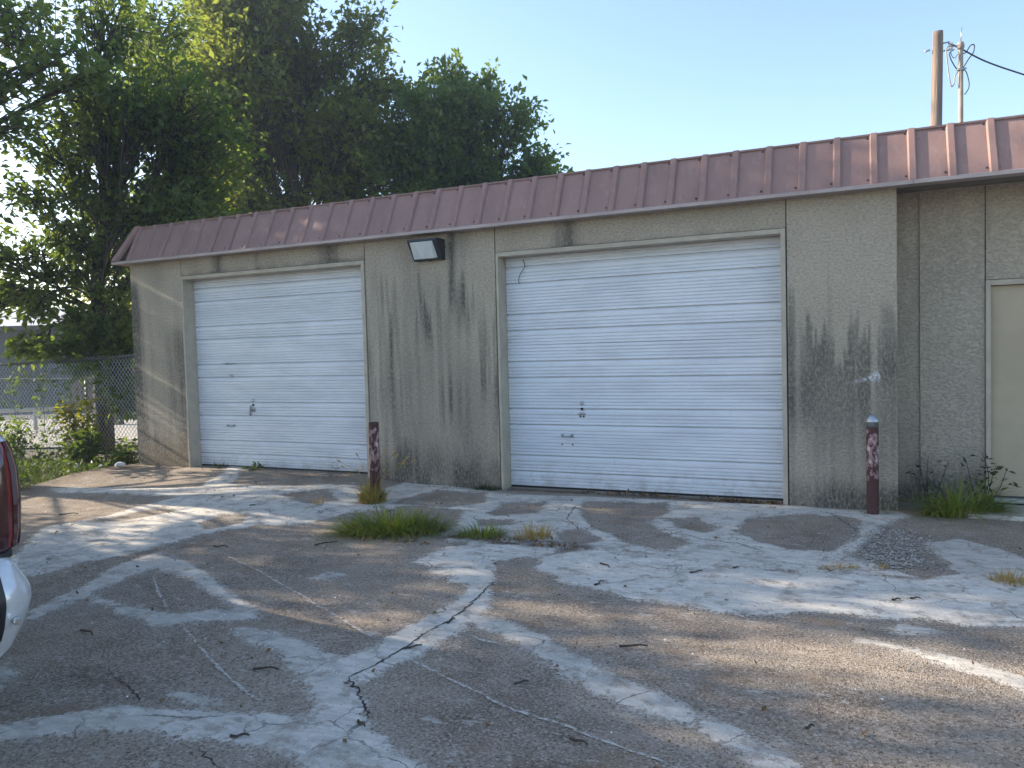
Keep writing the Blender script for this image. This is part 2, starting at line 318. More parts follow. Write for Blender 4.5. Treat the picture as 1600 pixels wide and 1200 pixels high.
DARK= [(0.00,[(-6.69,-2.67),(-6.33,-2.54),(-6.21,-2.02),(-6.51,-1.92),(-6.60,-2.27)]),
(0.15,[(-5.53,-2.38),(-5.61,-2.02),(-5.33,-1.94),(-5.16,-2.26),(-5.30,-2.54)]),
(0.00,[(-5.63,-1.20),(-5.31,-0.80),(-4.89,-1.12),(-5.10,-1.39)]),
(0.00,[(-2.53,-0.38),(-1.72,-0.23),(-1.57,-0.62),(-1.68,-1.15),(-1.20,-1.72),(-1.31,-2.00),(-1.64,-1.87),(-2.04,-1.44),(-2.33,-1.00)]),
(0.00,[(-0.92,-1.20),(-0.89,-0.69),(-0.59,-0.43),(-0.23,-0.37),(0.00,-0.46),(-0.03,-1.17),(-0.19,-1.60),(-0.49,-1.65),(-0.74,-1.47)]),
(0.00,[(-1.55,-0.95),(-1.30,-0.84),(-1.07,-1.10),(-1.15,-1.36),(-1.38,-1.23)]),
(0.00,[(-4.35,-1.03),(-4.25,-0.30),(-3.62,-0.27),(-3.43,-0.75),(-3.68,-1.03)]),
(0.00,[(-4.35,-1.57),(-4.02,-1.06),(-3.49,-1.09),(-3.21,-1.74),(-3.50,-2.03),(-4.18,-1.86)]),
(0.05,[(-3.21,-1.19),(-3.17,-0.64),(-2.85,-0.54),(-2.72,-1.03),(-3.08,-1.26)]),
(0.05,[(-2.31,-1.70),(-2.17,-1.48),(-1.85,-1.84),(-2.05,-2.05)]),
(0.10,[(-3.15,-1.45),(-2.84,-1.36),(-2.73,-1.53),(-3.00,-1.67)])]
CRACK = [[(-2.192, -3.104), (-2.161, -3.305), (-2.124, -3.551), (-2.107, -3.855), (-2.135, -4.053), (-2.129, -4.223), (-2.137, -4.378), (-2.145, -4.489), (-2.17, -4.61), (-2.179, -4.674), (-2.036, -4.798), (-1.941, -4.893), (-1.856, -4.982)], [(-3.398, -4.98), (-3.279, -5.056), (-3.189, -5.075), (-3.128, -5.089), (-2.987, -5.164), (-2.909, -5.202)], [(-2.356, -5.4), (-2.276, -5.445), (-2.206, -5.466), (-2.133, -5.508)], [(-0.287, -0.222), (-0.124, -0.574), (-0.002, -1.009)], [(-1.504, -1.611), (-1.337, -1.445), (-1.108, -1.588), (-0.864, -1.611), (-0.66, -1.777)], [(-2.507, -0.603), (-2.38, -1.211), (-2.143, -1.544)]]
SCORE = [[(-4.487, -3.129), (-3.923, -3.393), (-3.225, -3.753), (-2.668, -4.039), (-2.327, -4.222)], [(-2.031, -4.38), (-1.655, -4.548), (-1.336, -4.69), (-1.089, -4.741), (-0.856, -4.81), (-0.6, -4.877)], [(-4.516, -3.766), (-4.098, -4.065), (-3.78, -4.272)], [(-3.5, -4.432), (-2.972, -4.735), (-2.707, -4.876), (-2.374, -5.029)], [(-1.931, -3.997), (-1.655, -4.065)]]
TW= [((-2.678, -4.76), (-2.555, -4.722)), ((-4.729, -2.996), (-4.602, -2.973)), ((-3.967, -4.713), (-3.835, -4.741)), ((-2.282, -5.309), (-2.212, -5.278)), ((-2.126, -4.282), (-2.063, -4.212)), ((-2.093, -3.889), (-2.087, -3.809)), ((-1.66, -2.477), (-1.574, -2.546)), ((-1.035, -2.492), (-0.964, -2.426)), ((0.158, -2.667), (0.205, -2.65)), ((0.256, -2.607), (0.31, -2.588)), ((-1.109, -3.883), (-0.98, -3.825)), ((-1.422, -4.473), (-1.374, -4.426)), ((-1.02, -4.849), (-0.941, -4.868)), ((-0.204, -4.423), (-0.173, -4.389)), ((-1.875, -5.023), (-1.823, -5.052)), ((-3.951, -2.709), (-3.857, -2.537)), ((-4.135, -1.416), (-4.063, -1.394)), ((-0.787, -2.306), (-0.747, -2.292)), ((-1.548, -2.948), (-1.518, -2.853)), ((-7.228, -2.547), (-7.055, -2.468)), ((-5.57, -1.702), (-5.506, -1.682))]

# ================================================================== ground
def edge_x(y):       # left edge of the concrete lot, where the weeds begin
    return np.interp(y, [-16, -4, -1.8, -.8, -.1, .6], [-8.3, -8.6, -9.0, -9.5, -9.3, -9.3]) + .05*np.sin(np.asarray(y)*5.1)
def ground_z(x, y):
    x = np.asarray(x, float); y = np.asarray(y, float)
    z = .065*sstep(-4.6, -5.6, x)*sstep(-2.4, -.3, y)
    z = z + .02*(vnoise(x*.7+3, y*.7+9)-.5)*sstep(.2, -.8, y) + .006*(vnoise(x*4, y*4)-.5)
    return z
def poly_sdf(px, py, poly):
    """signed distance, positive inside"""
    n = len(poly); d = np.full(px.shape, 1e9); ins = np.zeros(px.shape, bool)
    for i in range(n):
        ax, ay = poly[i]; bx, by = poly[(i+1) % n]; ex, ey = bx-ax, by-ay
        L = ex*ex+ey*ey+1e-12; t = np.clip(((px-ax)*ex+(py-ay)*ey)/L, 0, 1)
        d = np.minimum(d, np.hypot(px-ax-t*ex, py-ay-t*ey))
        if ay != by: ins ^= ((ay > py) != (by > py)) & (px < (bx-ax)*(py-ay)/(by-ay)+ax)
    return np.where(ins, d, -d)
xs = np.concatenate([np.arange(-9.9, 2.4, .028), np.linspace(2.6, 14, 24)])
ys = np.concatenate([np.linspace(-18, -6.4, 20), np.arange(-6.2, .75, .028)])
GX, GY = np.meshgrid(xs, ys); nx, ny = len(xs), len(ys)
sdf = np.full(GX.shape, -1.); tone = np.zeros(GX.shape)+.6
near = (GX < 2.4) & (GY > -6.3)
gx, gy = GX[near], GY[near]; s_, t_ = sdf[near], tone[near]
for tn, p in LIGHT:
    d = poly_sdf(gx, gy, p); k = d > s_; t_ = np.where(k, tn, t_); s_ = np.maximum(s_, d)
for tn, p in DARK:
    s_ = np.minimum(s_, -poly_sdf(gx, gy, p))
sdf[near], tone[near] = s_, t_
far = ~near; sdf[far] = (vnoise(GX*.5, GY*.5)[far]-.72)
soil = np.exp(-((GX-edge_x(GY))/.35)**2)
for (a, b, c_, r_) in ((-8.2, -5.3, .28, .1), (-3.5, -.6, .03, .1)):
    soil = np.maximum(soil, sstep(.14, 0, np.abs(GY-c_))*((GX > a) & (GX < b)))
ll = np.hypot(np.maximum(0, np.abs(GX+2.5)-.55)*1.3, (GY+2.08)*1.2); soil = np.maximum(soil, sstep(.22, .03, ll))
GZ = ground_z(GX, GY) + .007*sstep(-.02, .03, sdf)
GXc = np.maximum(GX, edge_x(GY))
idx = np.arange(nx*ny).reshape(ny, nx)
F = np.stack([idx[:-1, :-1], idx[:-1, 1:], idx[1:, 1:], idx[1:, :-1]], -1).reshape(-1, 4)
keep = ~(GX.ravel()[F] <= edge_x(GY).ravel()[F]+1e-6).all(1)
me = mesh_np(np.stack([GXc, GY, GZ], -1).reshape(-1, 3), F[keep], True)
set_attr(me, 'patch', sdf); set_attr(me, 'tone', tone); set_attr(me, 'soil', soil)
pave = link('pavement', me, M['pave'], kind='structure')
def ribbon(name, pts, w, mat, lift, seed, jag=.5, step=.03):
    r = np.random.RandomState(seed); P = np.array(pts); seg = np.hypot(*np.diff(P, axis=0).T); t = np.concatenate([[0], np.cumsum(seg)])
    n = max(4, int(t[-1]/step)); u = np.linspace(0, t[-1], n); x = np.interp(u, t, P[:, 0]); y = np.interp(u, t, P[:, 1])
    off = r.randn(n)*w*jag*1.4; x = x+off*.7; y = y+off
    dx, dy = np.gradient(x), np.gradient(y); l = np.hypot(dx, dy)+1e-9; nxx, nyy = -dy/l, dx/l
    ww = w*(.35+r.rand(n)*.9)*np.minimum(1, np.minimum(np.arange(n)+.3, n-.7-np.arange(n))/3)
    A = np.stack([x+nxx*ww, y+nyy*ww], -1); B = np.stack([x-nxx*ww, y-nyy*ww], -1)
    V = np.concatenate([A, B]); ix = np.clip(np.round((V[:, 0]-xs[0])/.028).astype(int), 0, nx-1); iy = np.clip(20+np.round((V[:, 1]+6.2)/.028).astype(int), 0, ny-1)
    z = np.maximum(GZ[iy, ix], ground_z(V[:, 0], V[:, 1]))+lift
    f = [(i, i+1, n+i+1, n+i) for i in range(n-1)]
    return link(name, mesh_np(np.c_[V, z], f), mat, pave)
for i, p in enumerate(CRACK): ribbon('crack', p, [.0055, .004, .0035, .004, .004, .004][i], M['crack'], .0025, i, 1.0, .02)
for i, p in enumerate(SCORE): ribbon('score_line', p, .009, M['score'], .005, 40+i, .25)
# soil sheet under and around everything, out to the horizon
gs = 900
b = MB().add([(-gs, -gs, -.06), (gs, -gs, -.06), (gs, gs, -.06), (-gs, gs, -.06)], [(0, 1, 2, 3)]); b.build('ground', M['soil'], kind='structure')
# the street beyond the fence
fd = Vector((4.2, 1.9, 0)).normalized(); fn = Vector((-fd.y, fd.x, 0))      # along / away
def quad_sheet(name, o, a0, a1, b0, b1, z, mat, n=1):
    o = Vector(o); v = [o+fd*a+fn*c for a, c in ((a0, b0), (a1, b0), (a1, b1), (a0, b1))]
    return MB().add([(p.x, p.y, z) for p in v], [(0, 1, 2, 3)]).build(name, mat, kind='structure')
quad_sheet('street', (-13.2, 1.9, 0), -40, 40, 0, 7.3, -.03, M['road'])
quad_sheet('far_lane', (-13.2, 1.9, 0), -40, 40, 7.3, 16, -.025, M['asphalt'])

# ================================================================== building
bld = empty('garage_building', (0, 0, 0), label='long low tan stucco garage building with terracotta metal fascia', cat='building')
ZT = 2.86
def stain_fn(kind, x, z):
    s = np.zeros_like(x); n = lambda fx, fz, o=0: vnoise(x*fx+o, z*fz+o*1.7)
    streak = (sstep(.35, .85, n(17, .8))*.45+sstep(.45, .85, n(43, 1.5, 5))*.4)*(.25+1.1*sstep(.2, .75, n(4, 1.6, 31)))
    if kind == 'left':
        s = 1.1*sstep(-8.92, -9.10, x+.1*(n(8, 1.5)-.5))*sstep(2.8, 2.3, z)*(.55+.6*n(6, 1.3)) + .75*sstep(.85, .05, z+.4*(n(7, 2)-.5)) + .3*sstep(.3, .7, n(3, 1.1, 12)) + .6*streak*sstep(2.3, 1.5, z+.8*(n(14, .0)-.5))
    elif kind == 'mid':
        top = 2.35+.9*(vnoise(x*9, x*0)-.5)+.5*(vnoise(x*31, x*0+4)-.5)
        s = streak*sstep(top, top-.35, z)*(.85-.25*sstep(1.2, .6, z)) + .8*np.exp(-((x+4.12)/.05)**2)*sstep(1.7, 2.5, z) + .4*np.exp(-((x+3.95)/.07)**2)*sstep(1.3, 2.2, z)*n(20, 2)
        s += .75*sstep(.55, .05, z+.3*(n(5, 2)-.5))*(.4+.8*n(9, 3)) + .28*sstep(.35, .7, n(3, .8, 9))
    elif kind == 'right':
        top = 1.80+.75*(vnoise(x*16+2, x*0)-.5)+.55*(vnoise(x*47, x*0+8)-.5)
        a = sstep(top+.02, top-.12, z); s = a*(.22+.62*sstep(.3, .8, n(30, .9)))*(.4+.6*sstep(.2, 1.1, z))
        s *= .8
        s += .55*sstep(.45, .05, z+.2*(n(6, 3)-.5))+.25*sstep(.3, .7, n(4, 2, 3))*sstep(1.8, 1.2, z)
    elif kind == 'head1':
        for c, w_, a in ((-7.55, .09, .8), (-5.78, .13, 1.), (-6.9, .05, .3)): s += a*np.exp(-((x-c)/w_)**2)*(.4+.7*n(24, 3))
        s += .6*sstep(2.69, 2.62, z)*n(9, 6)+.2*n(5, 5)
    elif kind == 'head2':
        for c, w_, a in ((-2.72, .08, .9), (-2.85, .06, .5)): s += a*np.exp(-((x-c)/w_)**2)*(.4+.7*n(24, 3))
        s += .35*sstep(2.62, 2.57, z)*n(9, 6)+.15*n(5, 5)
    elif kind == 'rec':
        s = .85*sstep(.6, .0, z+.25*(n(6, 3)-.5)) + .2*n(9, 1.2)
    return np.clip(s, 0, .93)
def wall_panel(x0, x1, z0, z1, y, depth, kind, step=.018):
    nx_ = max(2, int((x1-x0)/step)); nz_ = max(2, int((z1-z0)/step))
    X, Z = np.meshgrid(np.linspace(x0, x1, nx_), np.linspace(z0, z1, nz_)); n = nx_*nz_
    V = np.stack([X, X*0+y, Z], -1).reshape(-1, 3); idx = np.arange(n).reshape(nz_, nx_)
    F = np.stack([idx[:-1, :-1], idx[:-1, 1:], idx[1:, 1:], idx[1:, :-1]], -1).reshape(-1, 4)
    ring = [(0, 0), (0, -1), (-1, -1), (-1, 0)]; c = [idx[a] for a in ring]
    V2 = V[c].copy(); V2[:, 1] = y+depth; b0 = n
    sides = [(c[i], b0+i, b0+(i+1) % 4, c[(i+1) % 4]) for i in range(4)]
    me = mesh_np(np.r_[V, V2], np.r_[F, np.array(sides)])
    x, z = V[:, 0], V[:, 2]; st = stain_fn(kind, x, z); set_attr(me, 'stain', np.r_[st, st[c]])
    wm = np.zeros(len(V)+4)
    if kind == 'left': wm[:n] = .8*sstep(.62, .1, z)*sstep(-9.2, -9., x)
    set_attr(me, 'warm', wm)
    sm = np.zeros(len(V)+4)
    if kind == 'right':
        zc = 1.17+(x-.03)*.26; sm[:n] = np.where((x > -.14) & (x < .17), np.exp(-((z-zc)/(.012+.03*sstep(.05, .14, x)))**2)*sstep(-.16, .1, x), 0)
    set_attr(me, 'smear', sm)
    return link('wall_panel', me, M['wall'], bld)
wall_panel(-9.17, -8.225, -.08, ZT, 0, .2, 'left')
wall_panel(-8.215, -5.285, 2.622, ZT, 0, .2, 'head1')
wall_panel(-5.275, -3.592, -.08, ZT, 0, .2, 'mid')
wall_panel(-3.580, -.617, 2.578, ZT, 0, .2, 'head2')
wall_panel(-.607, .30, -.08, ZT, 0, .6, 'right')
wall_panel(.302, .502, -.08, ZT+.03, .45, .2, 'rec')
wall_panel(.504, 1.015, -.08, ZT+.03, .432, .2, 'rec')
wall_panel(1.024, 2.16, 2.03, ZT+.03, .432, .2, 'rec')
wall_panel(2.17, 11, -.08, ZT+.03, .432, .2, 'rec', .06)
for x, z0 in ((-8.22, 2.5), (-5.28, -.05), (-3.586, -.05), (-.612, -.05)):
    MB().box((x-.012, .014, z0), (x+.012, .1, ZT-.004)).build('joint', M['joint'], bld)
MB().box((1.008, .446, 2.0), (1.03, .5, ZT)).build('joint', M['joint'], bld)
MB().box((2.155, .446, -.05), (2.18, .5, ZT)).build('joint', M['joint'], bld)
# plain side, back and inner walls
def plain_wall(name, a, b):
    me = MB().box(a, b).mesh(); n = len(me.vertices)
    for q in ('stain', 'warm', 'smear'): set_attr(me, q, np.zeros(n))
    return link(name, me, M['wall'], bld)
plain_wall('side_wall', (-9.169, .202, -.08), (-8.97, 9, ZT))
plain_wall('side_wall', (10.8, .64, -.08), (10.998, 9, ZT))
plain_wall('back_wall', (-9.168, 9.002, -.08), (10.997, 9.2, ZT))
# door frames: channel jambs and head, with the door set 0.18 m back
def door_frame(x0, x1, zt, wl, wr, zb):
    f = empty('door_frame'); f.parent = bld; h = .046
    MB().box((x0, -.012, zb), (x0+wl, .24, zt), .002).build('jamb', M['frame'], f)
    MB().box((x1-wr, -.012, zb), (x1, .24, zt), .002).build('jamb', M['frame'], f)
    MB().box((x0+wl+.001, -.011, zt-h), (x1-wr-.001, .24, zt-.001), .002).build('head', M['frame'], f)
door_frame(-8.213, -5.287, 2.617, .026, .044, .0)
door_frame(-3.578, -.619, 2.573, .028, .042, -.04)
def section_profile(s):
    """(z, out) across one roll-formed section, out>0 toward the street"""
    p = [(0.0, -.004), (.004, .0)]
    def fine(z): return [(z-.011, .0), (z-.005, -.010), (z+.0012, -.010), (z+.0022, .002), (z+.004, .002)]
    def deep(z): return [(z-.032, .001), (z-.013, -.012), (z-.010, -.028), (z-.001, -.028), (z+.0015, .003), (z+.006, .003)]
    for z in (.035, .068, .102): p += fine(z*s/.504)
    p += deep(.165*s/.504)
    for z in (.198, .232, .268, .302)[:3]: p += fine(z*s/.504)
    p += deep(.337*s/.504)
    for z in (.372, .405, .438, .472): p += fine(z*s/.504)
    return p+[(s-.004, 0), (s-.001, -.004)]
def garage_door(x0, x1, zb, zt, y, seed):
    d = empty('garage_door'); d.parent = bld; r = np.random.RandomState(seed)
    ns = 5; s = (zt-zb)/ns; n = 46; xs_ = np.linspace(x0, x1, n)
    for i in range(ns):
        p = section_profile(s); k = len(p); wob = np.cumsum(r.randn(n))*.00022; wob -= np.linspace(wob[0], wob[-1], n)
        sag = .004*np.sin(np.linspace(0, pi, n))*r.uniform(-1, 1); tilt = r.uniform(-.003, .003)
        V = []
        for q, (z, o) in enumerate(p):
            yy = y-o+wob+tilt*z/s
            if seed == 1 and i == 0: yy = yy - .035*np.exp(-((xs_+5.5)/.35)**2)*np.exp(-((z-.12)/.13)**2)*(1 if i == 0 else 0)
            V.append(np.stack([xs_, yy, zb+i*s+z+sag], -1))
        V = np.concatenate(V); idx = np.arange(k*n).reshape(k, n)
        F = np.stack([idx[:-1, :-1], idx[:-1, 1:], idx[1:, 1:], idx[1:, :-1]], -1).reshape(-1, 4)
        # thickness: back sheet
        B = np.array([(x0, y+.045, zb+i*s+.001), (x1, y+.045, zb+i*s+.001), (x1, y+.045, zb+(i+1)*s-.001), (x0, y+.045, zb+(i+1)*s-.001)]); o = k*n
        F = np.r_[F, [(o, o+3, o+2, o+1), (idx[0, 0], o, o+1, idx[0, -1]), (idx[-1, 0], idx[-1, -1], o+2, o+3)]]
        link('section', mesh_np(np.r_[V, B], F), M['door'], d)
    return d
d1 = garage_door(-8.184, -5.333, .085, 2.63, .18, 1)
d2 = garage_door(-3.547, -.664, .022, 2.60, .18, 2)
for (x0, x1, zb, d) in ((-8.18, -5.335, .03, d1), (-3.545, -.665, -.03, d2)):
    MB().box((x0, .185, zb), (x1, .215, zb+.06)).build('rubber_seal', M['black'], d)
def lift_handle(d, x, z):
    h = empty('lift_handle'); h.parent = d
    b = MB(); b.tube([(x-.055, .178, z), (x-.055, .150, z), (x-.045, .140, z-.004), (x+.045, .140, z-.004), (x+.055, .150, z), (x+.055, .178, z)], .007, 8)
    b.build('grip', M['galv'], h)
    for sx in (-.055, .055):
        b = MB().tube([(x+sx, .181, z), (x+sx, .172, z)], [.018, .016], 12); b.build('base_plate', M['galv'], h)
lift_handle(d1, -7.62, .62); lift_handle(d2, -2.87, .585)
for sx in (-.06, .06): MB().tube([(-2.87+sx, .183, .49), (-2.87+sx, .174, .49)], .008, 8).build('bolt_hole', M['hole'], d2)
def lock(d, x, z, arm):
    l = empty('door_lock'); l.parent = d
    b = MB(); b.tube([(x, .182, z), (x, .172, z), (x, .160, z), (x, .155, z)], [.024, .024, .017, .010], 14); b.build('lock_cylinder', M['chrome'], l)
    MB().tube([(x+.004, .183, z-.062), (x+.004, .172, z-.062)], .015, 12).build('lock_hole', M['hole'], l)
    b = MB(); b.tube([(x-.045, .176, z-.118), (x-.02, .168, z-.110), (x+.02, .168, z-.110), (x+.045, .176, z-.118)], [.004, .012, .012, .004], 8); b.build('lock_plate', M['galv'], l)
    for sx in (-.016, .022): MB().tube([(x+sx, .183, z-.142), (x+sx, .173, z-.142)], .009, 8).build('bolt_hole', M['hole'], l)
    if arm: MB().tube([(x-.035, .170, z-.07), (x-.038, .160, z-.10), (x-.045, .166, z-.20)], [.010, .012, .010], 8).build('lock_arm', M['galv'], l)
lock(d1, -7.23, .955, True); lock(d2, -2.70, .935, False)
# tan personnel door in the recess
pd = empty('entry_door'); pd.parent = bld
for a, b_ in (((1.020, .40, .02), (1.058, .56, 2.024)), ((2.10, .40, .02), (2.15, .56, 2.024))): MB().box(a, b_, .003).build('jamb', M['frame'], pd)
MB().box((1.0585, .401, 1.975), (2.0995, .56, 2.023), .003).build('head', M['frame'], pd)
MB().box((1.062, .455, .10), (2.096, .50, 1.972), .002).build('door_leaf', M['steeldoor'], pd)
MB().box((1.060, .40, .045), (2.098, .56, .088), .004).build('threshold', M['galv'], pd)
st = MB().box((.80, -.12, -.05), (2.5, .43, .030), .008).mesh()
for q, val in (('patch', .3), ('tone', .7), ('soil', 0)): set_attr(st, q, np.full(len(st.vertices), val))
link('door_step', st, M['pave'], bld)
# soffit and roof deck
MB().box((-9.26, -.12, ZT+.002), (11.1, .9, ZT+.018)).build('soffit', M['soffit'], bld)
MB().box((-9.16, .16, 3.18), (11, 9.2, 3.24)).build('roof_deck', M['deck'], bld)
# sloped metal fascia: pans, ribs, eave trim, verge
fas = empty('metal_fascia'); fas.parent = bld
B0 = (-.135, 2.858); T0 = (.105, 3.345); PITCH = .2957; X0 = 1.012
sl = Vector((0, T0[0]-B0[0], T0[1]-B0[1])); sn = Vector((0, -sl.z, sl.y)).normalized()      # outward normal
sn = sn if sn.y < 0 else -sn
def on(x, t, out): p = Vector((x, B0[0], B0[1]))+sl*t+sn*out; return (p.x, p.y, p.z)
ribs = [X0+PITCH*k for k in range(-34, 34)]; XL = -9.26
r_ = random.Random(3)
pan_mesh = {}
for i, x in enumerate(ribs[:-1]):
    a, b_ = x, x+PITCH
    t0, t1 = .0, 1.0
    dz = r_.uniform(-.004, .004)
    MB().add([on(a+.0, t0, dz), on(b_, t0, dz), on(b_, t1, dz), on(a, t1, dz), on(a, t0, -.02), on(b_, t0, -.02), on(b_, t1, -.02), on(a, t1, -.02)],
             [(0, 1, 2, 3), (7, 6, 5, 4), (0, 4, 5, 1), (3, 2, 6, 7)]).build('roof_pan', M['roof'], fas)
rib_me = None
for i, x in enumerate(ribs):
    if x < XL+.2: continue
    if rib_me is None:
        hw, tw_, hh = .036, .023, .023; v = []
        for t in (-.005, 1.008): v += [tuple(Vector(on(0, t, o))+Vector((dx, 0, 0))) for dx, o in ((-hw, .004), (-tw_, hh), (tw_, hh), (hw, .004))]
        rib_me = MB().add(v, [(0, 1, 5, 4), (1, 2, 6, 5), (2, 3, 7, 6), (0, 3, 2, 1), (4, 5, 6, 7), (0, 4, 7, 3)]).mesh(); rib_me.materials.append(M['roof'])
        sc_me = MB().tube([on(0, 0, -.006), on(0, 0, .009)], .0085, 8).mesh(); sc_me.materials.append(M['housing'])
    o = link('roof_rib', rib_me, None, fas); o.location.x = x+r_.uniform(-.006, .006)
    if x < 2.5:
        for t in (.93, .10): o = link('roof_screw', sc_me, None, fas); o.location = (x-.052, sl.y*t, sl.z*t)
# eave trim and verge cap
MB().prism([(-.162, 2.832), (-.162, 2.862), (-.145, 2.868), (-.13, 2.862), (-.13, 2.846), (-.02, 2.846), (-.02, 2.832)], 0, -9.33, .42).build('eave_trim', M['trim'], fas)
MB().prism([(-.160, 2.833), (-.160, 2.863), (-.145, 2.869), (-.13, 2.863), (-.13, 2.847), (-.02, 2.847), (-.02, 2.833)], 0, .423, 11.1).build('eave_trim', M['trim'], fas)
v = []
for t in (0, 1.0):
    for dx, o in ((-.0, -.02), (-.0, .05), (.09, .05), (.09, .0)):
        p = on(-9.315+.21*t+dx, t, o); v.append(p)
MB().add(v, [(0, 1, 5, 4), (1, 2, 6, 5), (2, 3, 7, 6), (0, 3, 2, 1), (4, 5, 6, 7), (0, 4, 7, 3)]).build('verge_cap', M['roof'], fas)
v = [(-9.33, -.13, 2.86), (-9.33, 9.2, 2.86), (-9.1, 9.2, 3.345), (-9.1, .10, 3.345)]
MB().add(v+[(p[0]+.03, p[1], p[2]) for p in v], [(0, 1, 2, 3), (7, 6, 5, 4), (0, 4, 5, 1), (3, 2, 6, 7), (1, 5, 6, 2), (0, 3, 7, 4)]).build('side_pan', M['roof'], fas)
MB().box((-9.1, .085, 3.335), (11.1, .16, 3.352)).build('top_flashing', M['roof'], fas)
MB().box((-9.33, -.02, 2.832), (-9.16, 9.2, 2.856)).build('side_soffit', M['trim'], fas)

# ================================================================== trees
def leaf_cloud(P, D, size, rng, elong=1.75, droop=.3):
    """diamond leaves at P (n,3), pointing along D (n,3); two triangles each"""
    n = len(P); D = D+rng.randn(n, 3)*.55; D[:, 2] -= droop; D /= np.linalg.norm(D, axis=1)[:, None]
    U = rng.randn(n, 3)*.65+np.array([0, 0, 1.]); S = np.cross(D, U); S /= np.linalg.norm(S, axis=1)[:, None]+1e-9; N = np.cross(S, D)
    L = size*(.6+.8*rng.rand(n))[:, None]; W = L/elong*(.8+.4*rng.rand(n))[:, None]
    a = P; b = P+D*L*.45+S*W*.5+N*L*.07; c = P+D*L-N*L*.1; d = P+D*L*.45-S*W*.5+N*L*.07
    V = np.stack([a, b, c, d], 1).reshape(-1, 3); i = np.arange(n)*4
    F = np.stack([np.stack([i, i+1, i+2], -1), np.stack([i, i+2, i+3], -1)], 1).reshape(-1, 3)
    return V, F
def bez(a, b, c, n):
    t = np.linspace(0, 1, n)[:, None]; return (1-t)**2*a+2*t*(1-t)*b+t*t*c
def prisms(A, B, r0, r1):
    """thin three-sided twigs from A to B, as quads"""
    d = B-A; L = np.linalg.norm(d, axis=1)[:, None]+1e-9; d = d/L
    s = np.cross(d, np.array([.2, .3, .9])); s /= np.linalg.norm(s, axis=1)[:, None]+1e-9; u = np.cross(d, s); V = []
    for Q, r in ((A, r0), (B, r1)):
        for k in range(3): V.append(Q+(s*cos(2.094*k)+u*sin(2.094*k))*r)
    V = np.stack(V, 1).reshape(-1, 3); i = np.arange(len(A))*6
    return V, np.concatenate([np.stack([i+k, i+(k+1) % 3, i+3+(k+1) % 3, i+3+k], -1) for k in range(3)])
def tree(name, base, fork_z, clumps, tr, leaf_mat, leaf, per_twig, seed, label, group=None, twigs=60, flat=.7, droop=.3, lean=(0, 0), cat='tree'):
    rng = np.random.RandomState(seed); base = np.array(base, float)
    t = empty(name, tuple(base), label=label, cat=cat, group=group)
    wood = MB(); fork = base+np.array([lean[0], lean[1], fork_z])
    cl = np.array([c[:3] for c in clumps]); top = base+(cl.mean(0)-base)*np.array([1, 1, 0])*.6; top[2] = cl[:, 2].max()-.6
    tp = np.concatenate([bez(base, base+np.array([lean[0]*.2, lean[1]*.2, fork_z*.6]), fork, 6), bez(fork, fork*.6+top*.4+rng.randn(3)*.3, top, 7)[1:]])
    rad = tr*np.concatenate([np.linspace(1.25, .85, 6), np.linspace(.75, .12, 6)])
    wood.tube([tuple(p-base) for p in tp], list(rad), 9)
    LP, LD, TA, TB = [], [], [], []
    for (cx, cy, cz, cr) in clumps:
        c = np.array([cx, cy, cz]); hz = np.clip((cz-base[2])*.55, fork_z*.8, None)
        k = int(np.argmin(np.abs(tp[:, 2]-base[2]-hz))); s = tp[min(max(k, 3), len(tp)-2)]
        mid = (s+c)/2+rng.randn(3)*.25+np.array([0, 0, .15*np.linalg.norm(c-s)*.6])
        q = bez(s, mid, c, 7); r0 = tr*.05+.008*cr
        wood.tube([tuple(p-base) for p in q], list(np.linspace(min(r0*1.6, tr*.6), .02, 7)), 6)
        n = int(twigs*max(cr, .5)**1.6); d = rng.randn(n, 3); d /= np.linalg.norm(d, axis=1)[:, None]; d[:, 2] *= flat
        rr = cr*(.30+.72*rng.rand(n)**.6)*(1+.06*rng.randn(n)); e = c+d*rr[:, None]
        st = q[rng.randint(3, 7, n)]; st = st+(e-st)*.15
        TA.append(st); TB.append(e)
        m_ = per_twig
        u = rng.rand(n, m_)**.75; bp = st[:, None]+(e-st)[:, None]*(.35+.75*u)[..., None]
        spread = .11*cr**.5; bp = bp+rng.randn(n, m_, 3)*spread
        LP.append(bp.reshape(-1, 3)); dd = (e-st); dd /= np.linalg.norm(dd, axis=1)[:, None]+1e-9
        LD.append((dd[:, None]+rng.randn(n, m_, 3)*.5).reshape(-1, 3))
    wood.build('trunk', M['bark'], t)
    V, F = prisms(np.concatenate(TA), np.concatenate(TB), .014, .004); link('twigs', mesh_np(V-base, F), M['bark'], t, kind='stuff')
    P = np.concatenate(LP); D = np.concatenate(LD); k = P[:, 2] > .25; P, D = P[k], D[k]
    V, F = leaf_cloud(P, D, leaf, rng, droop=droop); me = mesh_np(V-base, F)
    # light and dark leaf clumps: a slow random field plus a random value per leaf
    cell = np.abs(np.sin(P[:, 0]*1.7+P[:, 1]*.9+seed)*np.cos(P[:, 2]*1.9+P[:, 1]*1.3)); val = np.clip(.3*cell+.7*rng.rand(len(P)), 0, 1)
    set_attr(me, 'rnd', np.repeat(val, 4)); link('crown', me, leaf_mat, t, kind='stuff')
    return t, len(P)
def blob(c, rad, n, r0, r1, seed, zmin=None):
    rng = np.random.RandomState(seed); out = []
    while len(out) < n:
        d = rng.randn(3); d /= np.linalg.norm(d); p = np.array(c)+d*np.array(rad)*rng.rand()**.4
        if zmin is not None and p[2] < zmin: continue
        out.append((*p, rng.uniform(r0, r1)))
    return out
NL = 0
def T(*a, **k):
    global NL
    NL += tree(*a, **k)[1]
